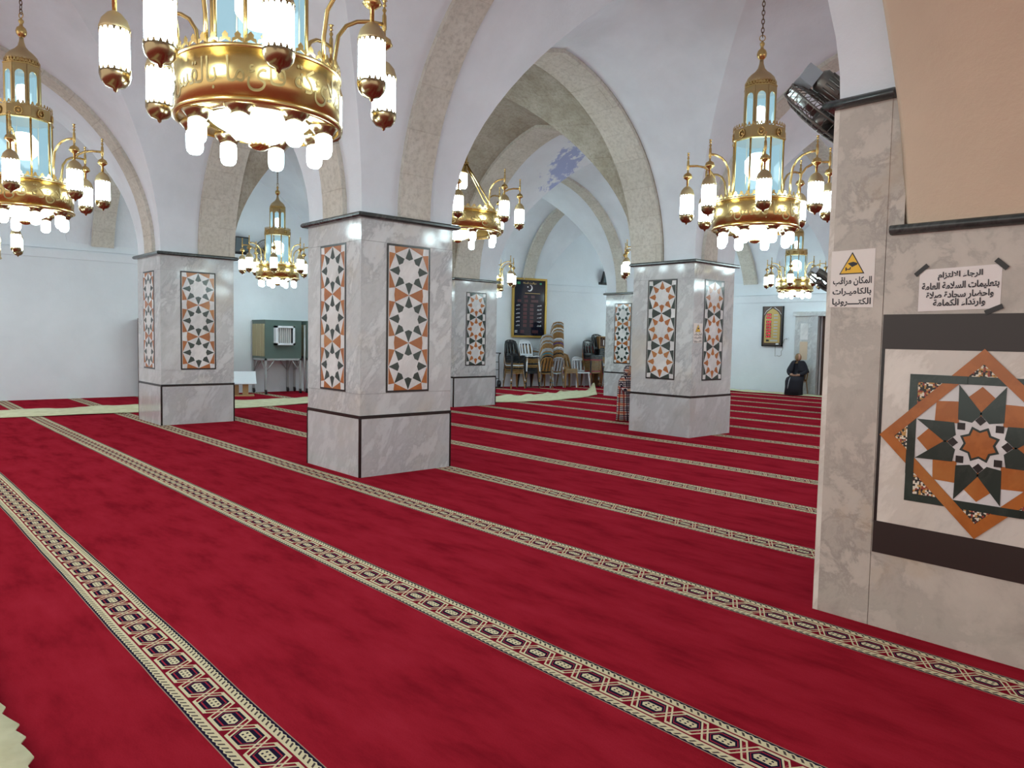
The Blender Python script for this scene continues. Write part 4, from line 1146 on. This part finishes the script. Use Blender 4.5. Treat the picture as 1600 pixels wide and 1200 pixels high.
def stool(loc, label):
    t = thing('plastic_stool', label, 'stool', loc, ANG2, 'grey stacked stools')
    mb = MB(); mb.grid([[(-.16, y, .45) for y in (-.16, 0, .16)], [(0, y, .455) for y in (-.17, 0, .17)], [(.16, y, .45) for y in (-.16, 0, .16)]], 'greyplastic')
    rows = [[(-s, -s, z), (s, -s, z), (s, s, z), (-s, s, z)] for s, z in ((.16, .45), (.175, .44), (.18, .39))]
    mb.grid(rows, 'greyplastic', None, False, True); mb.obj('seat', t)
    for sx, sy in ((1, 1), (1, -1), (-1, 1), (-1, -1)):
        mb = MB(); rows = []
        for f in (0, .5, 1):
            z = .42 * (1 - f); x = sx * (.16 + .05 * f); y = sy * (.16 + .05 * f); w = .05 - .02 * f
            rows.append([(x + .01 * sx, y + .01 * sy, z), (x - w * sx, y + .01 * sy, z), (x - w * .4 * sx, y - w * .4 * sy, z), (x + .01 * sx, y - w * sy, z)])
        mb.grid(rows, 'greyplastic', None, False, True); mb.obj('leg', t)
for k, nm in enumerate(('lowest', 'middle', 'topmost')):
    stool((wall_x(16.7) + 1.05, 16.72, k * .06), '%s grey plastic stool of the small stack in front of the bookcase' % nm)
# bookcase
y = 17.45; bk = thing('bookcase', 'dark wooden bookcase against the wall behind the chair stacks', 'bookcase', (wall_x(y) + .02, y, 0), ANG2)
mb = MB(); mb.box((0, -.5, 0), (.02, .5, 1.5), 'wood'); mb.box((0, -.5, 0), (.30, -.47, 1.5), 'wood'); mb.box((0, .47, 0), (.30, .5, 1.5), 'wood'); mb.obj('carcass', bk)
for z in (.04, .42, .80, 1.16, 1.47):
    mb = MB(); mb.box((.01, -.48, z), (.30, .48, z + .025), 'wood'); mb.obj('shelf', bk)
for si, z in enumerate((.446, .826, 1.186)):
    yy = -.46
    for k in range(7):
        w = R.uniform(.025, .05); h = R.uniform(.18, .27)
        mb = MB(); mb.box((-.10, -w / 2, 0), (.10, w / 2, h), R.choice(['bookpaper', 'darkwood', 'darkwood', 'paper', 'bookpaper']))
        o = mb.obj('book', None); m = Matrix.Translation(bk.location) @ Matrix.Rotation(ANG2, 4, 'Z'); o.location = m @ Vector((.16, yy + w / 2, z)); o.rotation_euler = (0, 0, ANG2)
        tag(o, 'book standing on the %s shelf of the dark bookcase' % ('lower', 'middle', 'upper')[si], 'book', 'books on the %s shelf' % ('lower', 'middle', 'upper')[si])
        yy += w + .006
# hand truck
y = 13.52; ht = thing('hand_truck', 'black two-wheeled hand truck parked beside the pillar near the chair stacks', 'hand truck', (wall_x(y) + .35, y, 0), ANG2)
mb = MB()
for s in (-.13, .13): mb.tube([(-.02, s, .12), (-.04, s, .6), (-.06, s, .85), (-.02, s, .94), (.06, s, .97)], .014, 'blackplastic', 6)
mb.tube([(.06, -.13, .97), (.06, .13, .97)], .014, 'blackplastic', 6)
for z in (.25, .5, .72): mb.tube([(-.035, -.13, z), (-.035, .13, z)], .010, 'blackplastic', 6)
mb.obj('frame', ht)
mb = MB(); mb.box((-.02, -.17, .015), (.17, .17, .028), 'blackplastic'); mb.tube([(-.02, -.13, .02), (-.02, -.13, .14)], .012, 'blackplastic', 6); mb.tube([(-.02, .13, .02), (-.02, .13, .14)], .012, 'blackplastic', 6); mb.obj('toe_plate', ht)
for s in (-.16, .16):
    mb = MB(); mb.lathe([(0, -.02), (.10, -.025), (.10, .025), (0, .02)], 'blackplastic', (-.08, s, .10), 18, True, Matrix.Rotation(PI / 2, 3, 'X')); mb.obj('wheel', ht)

# ------------------------------------------------------------------ air coolers on wheeled stands
def cooler(label, loc):
    t = thing('air_cooler', label, 'air cooler', loc, 0, 'air coolers along the left wall')
    D, Wd, z0, z1 = .70, .88, .82, 1.68       # x from 0 (back) to D (front)
    mb = MB(); mb.box((0, 0, z0), (D, Wd, z1), 'acgreen'); mb.box((-.01, -.01, z1), (D + .01, Wd + .01, z1 + .02), 'acgreen'); mb.obj('cabinet', t)
    mb = MB(); mb.box((.05, -.012, z0 + .05), (D - .03, .0, z1 - .07), 'louver')
    for k in range(13): mb.box((.05, -.02, z0 + .07 + k * .055), (D - .03, -.01, z0 + .085 + k * .055), 'louver')
    for x in (.05, .25, .46, D - .05): mb.box((x, -.024, z0 + .05), (x + .02, -.008, z1 - .07), 'louver')
    mb.obj('side_pad', t)
    mb = MB(); y0, y1, a, b = .20, .66, 1.13, 1.57; f = .045
    for q in (((y0, a), (y1, a + f)), ((y0, b - f), (y1, b)), ((y0, a), (y0 + f, b)), ((y1 - f, a), (y1, b))): mb.box((D, q[0][0], q[0][1]), (D + .13, q[1][0], q[1][1]), 'white')
    fr = mb.obj('outlet_frame', t)
    mb = MB(); mb.box((D, y0 + f, a + f), (D + .03, y1 - f, b - f), 'greyplastic')
    for k in range(8): mb.box((D + .03, y0 + f + .02 + k * .05, a + f), (D + .10, y0 + f + .028 + k * .05, b - f), 'paper')
    mb.obj('vanes', fr)
    mb = MB(); mb.box((0, 0, z0 - .045), (D, .04, z0), 'steel'); mb.box((0, Wd - .04, z0 - .045), (D, Wd, z0), 'steel'); mb.box((0, 0, z0 - .045), (.04, Wd, z0), 'steel'); mb.box((D - .04, 0, z0 - .045), (D, Wd, z0), 'steel')
    st = mb.obj('stand_frame', t)
    for x in (0, D - .04):
        for y in (0, Wd - .04):
            mb = MB(); mb.box((x, y, .10), (x + .04, y + .04, z0 - .04), 'steel')
            sy = 1 if y == 0 else -1; sx = 1 if x == 0 else -1
            mb.tube([(x + .02, y + .02, z0 - .32), (x + .02, y + .02 + sy * .2, z0 - .05)], .012, 'steel', 5); mb.tube([(x + .02, y + .02, z0 - .32), (x + .02 + sx * .2, y + .02, z0 - .05)], .012, 'steel', 5)
            lg = mb.obj('stand_leg', t)
            mb = MB(); mb.lathe([(0, -.016), (.045, -.018), (.05, 0), (.045, .018), (0, .016)], 'blackplastic', (x + .035, y + .02, .05), 14, True, Matrix.Rotation(PI / 2, 3, 'X')); mb.box((x + .005, y - .005, .05), (x + .045, y + .002, .11), 'darksteel'); mb.box((x, y - .005, .09), (x + .045, y + .045, .11), 'darksteel')
            mb.obj('caster', lg)
    return t
cooler('grey green air cooler with straw side pad, left one of the pair', (wall_x(7.5) + .05, 7.12, 0))
cooler('grey green air cooler mostly behind the front pillar, right one of the pair', (wall_x(8.6) + .05, 8.12, 0))
mb = MB(); x_ = wall_x(8.1) + .79; mb.tube([(x_, 8.055, .035), (x_, 8.055, 1.60)], .022, 'steel', 8); tag(mb.obj('pipe'), 'thin grey pole standing between the two air coolers', 'pole')
# book rest
bs = thing('book_rest', 'low wooden book rest with a tilted white board beside the pillar', 'book rest', (-16.05, 6.55, 0), -.35)
mb = MB(); mb.box((-.16, -.26, 0), (.16, .26, .025), 'lightwood'); mb.box((-.10, -.24, .025), (.10, -.06, .24), 'wood'); mb.obj('base', bs)
mb = MB(); mb.box((-.05, .02, .025), (.05, .14, .34), 'lightwood'); mb.obj('post', bs)
mb = MB(); mb.box((-.22, -.24, -.008), (.22, .26, .008), 'white', Matrix.Translation((.02, .04, .40)) @ Matrix.Rotation(.62, 4, 'Y')); mb.obj('board', bs)
# dark cabinet behind the left pillar
cb = thing('cabinet', 'dark wooden cabinet against the left wall, hidden behind the pillar', 'cabinet', (wall_x(5.5) + .04, 4.66, 0), 0)
mb = MB(); mb.box((0, 0, 0), (.34, .8, 1.66), 'darkwood'); mb.obj('tall_part', cb)
mb = MB(); mb.box((0, .8, 0), (.34, 1.83, 1.02), 'wood'); mb.obj('low_part', cb)
mb = MB(); mb.box((.34, .05, .06), (.355, .75, 1.6), 'darkwood'); mb.obj('door', cb)

# ------------------------------------------------------------------ cream cloth strips on the carpet
def cloth(label, near, far, zs, seed, n=90, wav=.03, teeth_n=19):
    rr = random.Random(seed)
    def at(line, f):
        x = f * (len(line) - 1); i = min(int(x), len(line) - 2); g = x - i
        return Vector(line[i]) * (1 - g) + Vector(line[i + 1]) * g
    rows = []; ph = [rr.uniform(0, 6) for _ in range(4)]
    for i in range(n + 1):
        f = i / n
        a, b = at(near, f), at(far, f)
        jag = ((f * teeth_n) % 1.0) * wav * 2.4
        row = []
        for k in range(9):
            g = k / 8; p = a + (b - a) * g
            if k == 8: p = p + (b - a).normalized() * (jag + wav * math.sin(f * 41 + ph[0]))
            z = .012 + (.5 + .5 * math.sin(f * 60 + ph[1])) * .012 * g + (.5 + .5 * math.sin(f * 23 + g * 4 + ph[2])) * .010 + zs(f, g)
            row.append((p.x, p.y, z))
        rows.append(row)
    mb = MB(); mb.grid(rows, 'cream')
    o = mb.obj('floor_cloth'); sm = o.modifiers.new('thickness', 'SOLIDIFY'); sm.thickness = .006; sm.offset = 1
    return tag(o, label, 'cloth', 'cream cloth strips on the carpet')
cloth('long cream cloth strip on the carpet passing behind the left pillar', [(-13.85, .9), (-13.55, 2.6), (-13.42, 4.2), (-13.30, 5.4), (-13.6, 7.2), (-13.9, 9)], [(-14.5, .9), (-14.45, 2.6), (-14.42, 4.2), (-14.4, 5.6), (-14.5, 7.4), (-14.7, 9)], lambda f, g: .03 * g, 3)
cloth('cream cloth strip with a curled up end in front of the chair stacks', [(-12.0, 9.6), (-11.7, 10.8), (-11.55, 11.6), (-11.75, 12.9), (-12.20, 14.05)], [(-12.9, 9.6), (-12.80, 11.6), (-12.8, 12.7), (-13.2, 14.0), (-13.05, 14.9)], lambda f, g: .01 * g + .20 * max(0, (f - .9) / .1) ** 2 * g, 5, wav=.12, teeth_n=7)
cloth('thin cream cloth strip along the back wall by the seated woman', [(-12.6, 18.86), (-10.5, 18.84), (-8.2, 18.82)], [(-12.6, 19.45), (-10.5, 19.45), (-8.2, 19.45)], lambda f, g: 0, 8, wav=.01)
cloth('cream cloth strip on the carpet nearest to the viewer', [(-9.0, -.45), (-5, -.45), (-2.2, -.45)], [(-9.0, .385), (-5, .385), (-2.2, .385)], lambda f, g: .02 * g, 11, n=140, wav=.012, teeth_n=40)

# ------------------------------------------------------------------ people
def skin_obj(name, verts, edges, mats, parent, sub=2, extra=None):
    me = bpy.data.meshes.new(name); me.from_pydata([v[0] for v in verts], edges, [])
    o = bpy.data.objects.new(name, me); COL.objects.link(o)
    o.modifiers.new('skin', 'SKIN'); sv = me.skin_vertices[0].data
    for i, v in enumerate(verts):
        r = v[1]; sv[i].radius = r if isinstance(r, tuple) else (r, r); sv[i].use_root = (i == 0)
    s = o.modifiers.new('sub', 'SUBSURF'); s.levels = s.render_levels = sub
    dg = bpy.context.evaluated_depsgraph_get()
    m2 = bpy.data.meshes.new_from_object(o.evaluated_get(dg)); m2.name = name
    bpy.data.objects.remove(o); bpy.data.meshes.remove(me)
    m2.materials.clear(); m2.materials.append(M[mats])
    for p in m2.polygons: p.use_smooth = True
    o = bpy.data.objects.new(name, m2); COL.objects.link(o); o.parent = parent
    return o
def hand(verts, edges, wrist, tip_dir, side, up, s=1.0):
    """palm and five fingers added to a skin skeleton; wrist = index"""
    w = Vector(verts[wrist][0]); d = Vector(tip_dir).normalized(); sd = Vector(side).normalized(); u = Vector(up).normalized()
    verts.append((tuple(w + d * .05 * s), (.030 * s, .016 * s))); pal = len(verts) - 1; edges.append((wrist, pal))
    for k, (off, L) in enumerate(((-.030, .055), (-.010, .068), (.010, .072), (.030, .064))):
        b = w + d * .085 * s + sd * off * s
        idx = pal
        for q in range(3):
            p = b + d * L * s * q / 2 * (1 - .25 * q / 2) - u * (.012 * q * q) * s
            verts.append((tuple(p), (.0085 - .001 * q) * s)); edges.append((idx, len(verts) - 1)); idx = len(verts) - 1
    t1 = w + d * .035 * s + sd * .040 * s; verts.append((tuple(t1), .010 * s)); edges.append((pal, len(verts) - 1))
    verts.append((tuple(t1 + d * .035 * s + sd * .018 * s - u * .012 * s), .008 * s)); edges.append((len(verts) - 2, len(verts) - 1))
def head_mesh(mb, c, fwd, s, mat):
    """egg shaped head with nose, brow, chin; eyes and mouth are separate small parts"""
    f = Vector(fwd).normalized(); rt = f.cross(Vector((0, 0, 1))).normalized(); up = rt.cross(f)
    rows = []
    for i in range(13):
        t = PI * i / 12; row = []
        for j in range(20):
            a = 2 * PI * j / 20
            x = math.sin(t) * math.cos(a); y = math.sin(t) * math.sin(a); z = math.cos(t)
            w = .072 * (1 - .22 * max(0, -z)); px = x * .094; py = y * w; pz = z * .115
            front = max(0, x)
            if abs(y) < .16 and -.25 < z < .12 and x > 0: px += .024 * (1 - abs(y) / .16) * (1 - abs(z + .12) / .24 if z > -.25 else 0)
            if abs(abs(y) - .38) < .2 and -.02 < z < .3 and x > 0: px -= .008
            if z < -.62 and front > .25: px += .012
            row.append(Vector(c) + (f * px + rt * py + up * pz) * s)
        rows.append(row)
    mb.grid(rows, mat, None, True, True)
    return f, rt, up
def eyes_mouth(parent, c, f, rt, up, s):
    for sg in (-1, 1):
        mb = MB(); p = Vector(c) + (f * .082 + rt * .030 * sg + up * .012) * s
        mb.lathe([(0, .006 * s), (.008 * s, .003 * s), (.010 * s, 0)], 'ink', tuple(p), 10, True, axis_frame(f).to_3x3()); mb.obj('eye', parent)
    mb = MB(); p = Vector(c) + (f * .083 - up * .058) * s
    mb.tube([tuple(p - rt * .022 * s - f * .006 * s), tuple(p), tuple(p + rt * .022 * s - f * .006 * s)], .005 * s, 'darkredcloth', 6); mb.obj('mouth', parent)
def loft(rings, mat, n=24, wob=0., seed=0, k=7):
    """rings of (cx, cy, z, rx, ry); folds grow with wob"""
    rows = []
    for i, (cx, cy, z, rx, ry, *w) in enumerate(rings):
        ww = w[0] if w else 0
        rows.append([(cx + rx * math.cos(2 * PI * j / n) * (1 + ww * math.sin(k * 2 * PI * j / n + seed)), cy + ry * math.sin(2 * PI * j / n) * (1 + ww * math.sin(k * 2 * PI * j / n + seed)), z) for j in range(n)])
    mb = MB(); mb.grid(rows, mat, None, True, True); b = len(mb.v); 
    mb.face([j for j in range(n)][::-1], mat); mb.face([b - n + j for j in range(n)], mat)
    return mb
# seated woman (local: faces -y)
wx, wy = -9.52, 19.20
wch = put_chair('b', 'brown plastic chair under the seated woman in black', (wx, wy + .02, 0), -PI / 2, None)
if 'group' in wch: del wch['group']
wch.scale = (.86, .86, .86)
wm = thing('person', 'seated woman in black robe and brown headscarf, hands folded, looking sideways', 'person', (wx, wy, 0), .12); wm.scale = (.86, .86, .86)
V = [((0, .0, .50), (.15, .12)), ((0, .02, .70), (.14, .11)), ((0, .0, .90), (.16, .11)), ((0, -.01, 1.03), (.06, .06)), ((0, -.03, 1.10), .045),
     ((.17, 0, .97), .06), ((.26, -.06, .76), .05), ((.13, -.27, .635), .034), ((-.17, 0, .97), .06), ((-.26, -.06, .76), .05), ((-.13, -.27, .635), .034),
     ((.10, -.12, .50), .095), ((.13, -.42, .49), .075), ((.12, -.44, .12), .05), ((.12, -.52, .05), .04), ((-.10, -.12, .50), .095), ((-.13, -.42, .49), .075), ((-.12, -.44, .12), .05), ((-.12, -.52, .05), .04)]
Ed = [(0, 1), (1, 2), (2, 3), (3, 4), (2, 5), (5, 6), (6, 7), (2, 8), (8, 9), (9, 10), (0, 11), (11, 12), (12, 13), (13, 14), (0, 15), (15, 16), (16, 17), (17, 18)]
hand(V, Ed, 7, (-1, -.25, -.1), (0, -.3, 1), (0, -1, .2)); hand(V, Ed, 10, (1, -.25, -.1), (0, -.3, 1), (0, -1, .2))
body = skin_obj('body', V, Ed, 'skin', wm)
hf = Vector((.75, -.65, .02)); hc = (.01, -.05, 1.185)
mb = MB(); f_, r_, u_ = head_mesh(mb, hc, hf, 1.0, 'skin'); hd = mb.obj('head', wm)
eyes_mouth(hd, hc, f_, r_, u_, 1.0)
mb = MB(); rows = []
for i in range(11):
    t = PI * .86 * i / 10; row = []
    for j in range(22):
        a = .62 + (2 * PI - 1.24) * j / 21
        row.append(Vector(hc) + f_ * (.112 * math.sin(t) * math.cos(a) - .008) + r_ * (.090 * math.sin(t) * math.sin(a)) + u_ * (.13 * math.cos(t) - .0) )
    rows.append(row)
rows.append([Vector(hc) + f_ * (.13 * math.cos(a) - .01) + r_ * .12 * math.sin(a) - u_ * .185 for a in [.62 + (2 * PI - 1.24) * j / 21 for j in range(22)]])
mb.grid(rows, 'scarf'); o = mb.obj('headscarf', wm); o['label'] = 'brown headscarf'; sm = o.modifiers.new('t', 'SOLIDIFY'); sm.thickness = .006
mb = loft([(0, -.34, .03, .27, .26, .05), (0, -.33, .25, .26, .22, .05), (0, -.32, .44, .27, .23, .03), (0, -.22, .545, .26, .30, .02), (0, -.08, .60, .22, .19), (0, .0, .70, .19, .15), (0, .0, .86, .21, .145), (0, -.0, .98, .20, .125), (0, -.01, 1.04, .11, .085), (0, -.02, 1.07, .07, .06)], 'abaya')
mb.obj('robe', wm)
for sg in (-1, 1):
    skin_obj('sleeve', [((sg * .15, .0, .98), .085), ((sg * .22, -.02, .88), .085), ((sg * .275, -.07, .745), .08), ((sg * .19, -.19, .67), .07), ((sg * .125, -.265, .64), .06)], [(0, 1), (1, 2), (2, 3), (3, 4)], 'abaya', wm, 2)
mb = MB(); rows = []
for i in range(7):
    t = i / 6; row = []
    for j in range(25):
        a = -PI * .42 + (2 * PI - PI * .16) * j / 24 - PI * 0
        rx = .14 + .19 * t ** .7; ry = .11 + .13 * t ** .7
        row.append((rx * math.cos(a), ry * math.sin(a) - .01, 1.075 - .36 * t ** 1.3 + .01 * math.sin(j * 2.1)))
    rows.append(row)
mb.grid(rows, 'abaya', None, True); o = mb.obj('shawl', wm); sm = o.modifiers.new('t', 'SOLIDIFY'); sm.thickness = .012
mb = MB(); mb.tube([(-.06, -.50, .56), (-.06, -.575, .48), (-.075, -.60, .34), (-.09, -.60, .22)], [.010, .012, .012, .008], 'greyplastic', 6); o = mb.obj('cord', wm); o['label'] = 'pale cord hanging over the knees'
# standing children
def child(label, loc, rz, cloth_, scarf_, h=1.0, lean=.05):
    t = thing('person', label, 'person', loc, rz)
    s = h
    Vc = [((0, 0, .45), (.09, .07)), ((0, .01, .62), (.09, .07)), ((0, .0, .74), (.09, .06)), ((0, -.015, .80), .035), ((0, -.03, .84), .032), ((.09, 0, .74), .038), ((.12, -.06, .58), .032), ((.08, -.20, .56), .022), ((-.09, 0, .74), .038), ((-.12, -.06, .58), .032), ((-.08, -.20, .56), .022),
          ((.05, 0, .40), .06), ((.055, -.01, .22), .045), ((.05, .01, .05), .032), ((.05, -.08, .025), .026), ((-.05, 0, .40), .06), ((-.055, -.01, .22), .045), ((-.05, .01, .05), .032), ((-.05, -.08, .025), .026)]
    Ec = [(0, 1), (1, 2), (2, 3), (3, 4), (2, 5), (5, 6), (6, 7), (2, 8), (8, 9), (9, 10), (0, 11), (11, 12), (12, 13), (13, 14), (0, 15), (15, 16), (16, 17), (17, 18)]
    hand(Vc, Ec, 7, (-.2, -1, 0), (0, 0, 1), (-1, 0, 0), .62); hand(Vc, Ec, 10, (.2, -1, 0), (0, 0, 1), (1, 0, 0), .62)
    skin_obj('body', [((p[0] * s, p[1] * s, p[2] * s), r if isinstance(r, tuple) else r * s) for p, r in Vc], Ec, 'skin', t)
    hc = (0, -.055 * s, .895 * s); mb = MB(); f, r, u = head_mesh(mb, hc, (.0, -1, -.35), .78 * s, 'skin'); hd = mb.obj('head', t); eyes_mouth(hd, hc, f, r, u, .78 * s)
    mb = MB(); rows = []
    for i in range(11):
        tt = PI * .84 * i / 10
        rows.append([Vector(hc) + (f * (.112 * math.sin(tt) * math.cos(a) - .006) + r * (.092 * math.sin(tt) * math.sin(a)) + u * .13 * math.cos(tt)) * .82 * s for a in [.7 + (2 * PI - 1.4) * j / 21 for j in range(22)]])
    rows.append([Vector(hc) + (f * (.13 * math.cos(a) + .02) + r * .13 * math.sin(a) - u * .20) * .82 * s for a in [.7 + (2 * PI - 1.4) * j / 21 for j in range(22)]])
    mb.grid(rows, scarf_); o = mb.obj('headscarf', t); sm = o.modifiers.new('t', 'SOLIDIFY'); sm.thickness = .005
    mb = loft([(0, .02, .012, .155 * s, .135 * s, .05), (0, .02, .2 * s, .15 * s, .125 * s, .04), (0, .02, .42 * s, .15 * s, .12 * s, .02), (0, .015, .60 * s, .145 * s, .11 * s), (0, .01, .72 * s, .135 * s, .095 * s), (0, 0, .79 * s, .10 * s, .075 * s), (0, -.01, .825 * s, .05 * s, .045 * s)], cloth_)
    mb.obj('robe', t)
    for sg in (-1, 1):
        skin_obj('sleeve', [((sg * .09 * s, 0, .745 * s), .055 * s), ((sg * .125 * s, -.03 * s, .66 * s), .052 * s), ((sg * .13 * s, -.08 * s, .585 * s), .05 * s), ((sg * .085 * s, -.185 * s, .562 * s), .042 * s)], [(0, 1), (1, 2), (2, 3)], cloth_, t, 2)
    return t
child('child in plaid robe and hood with head bent, beside the orange-star pillar', (-8.02, 9.98, 0), PI * .42, 'plaid', 'plaid', .97)
child('child in dark red, nearly hidden behind the orange-star pillar', (-7.66, 10.17, 0), -PI * .55, 'darkredcloth', 'darkredcloth', .98)
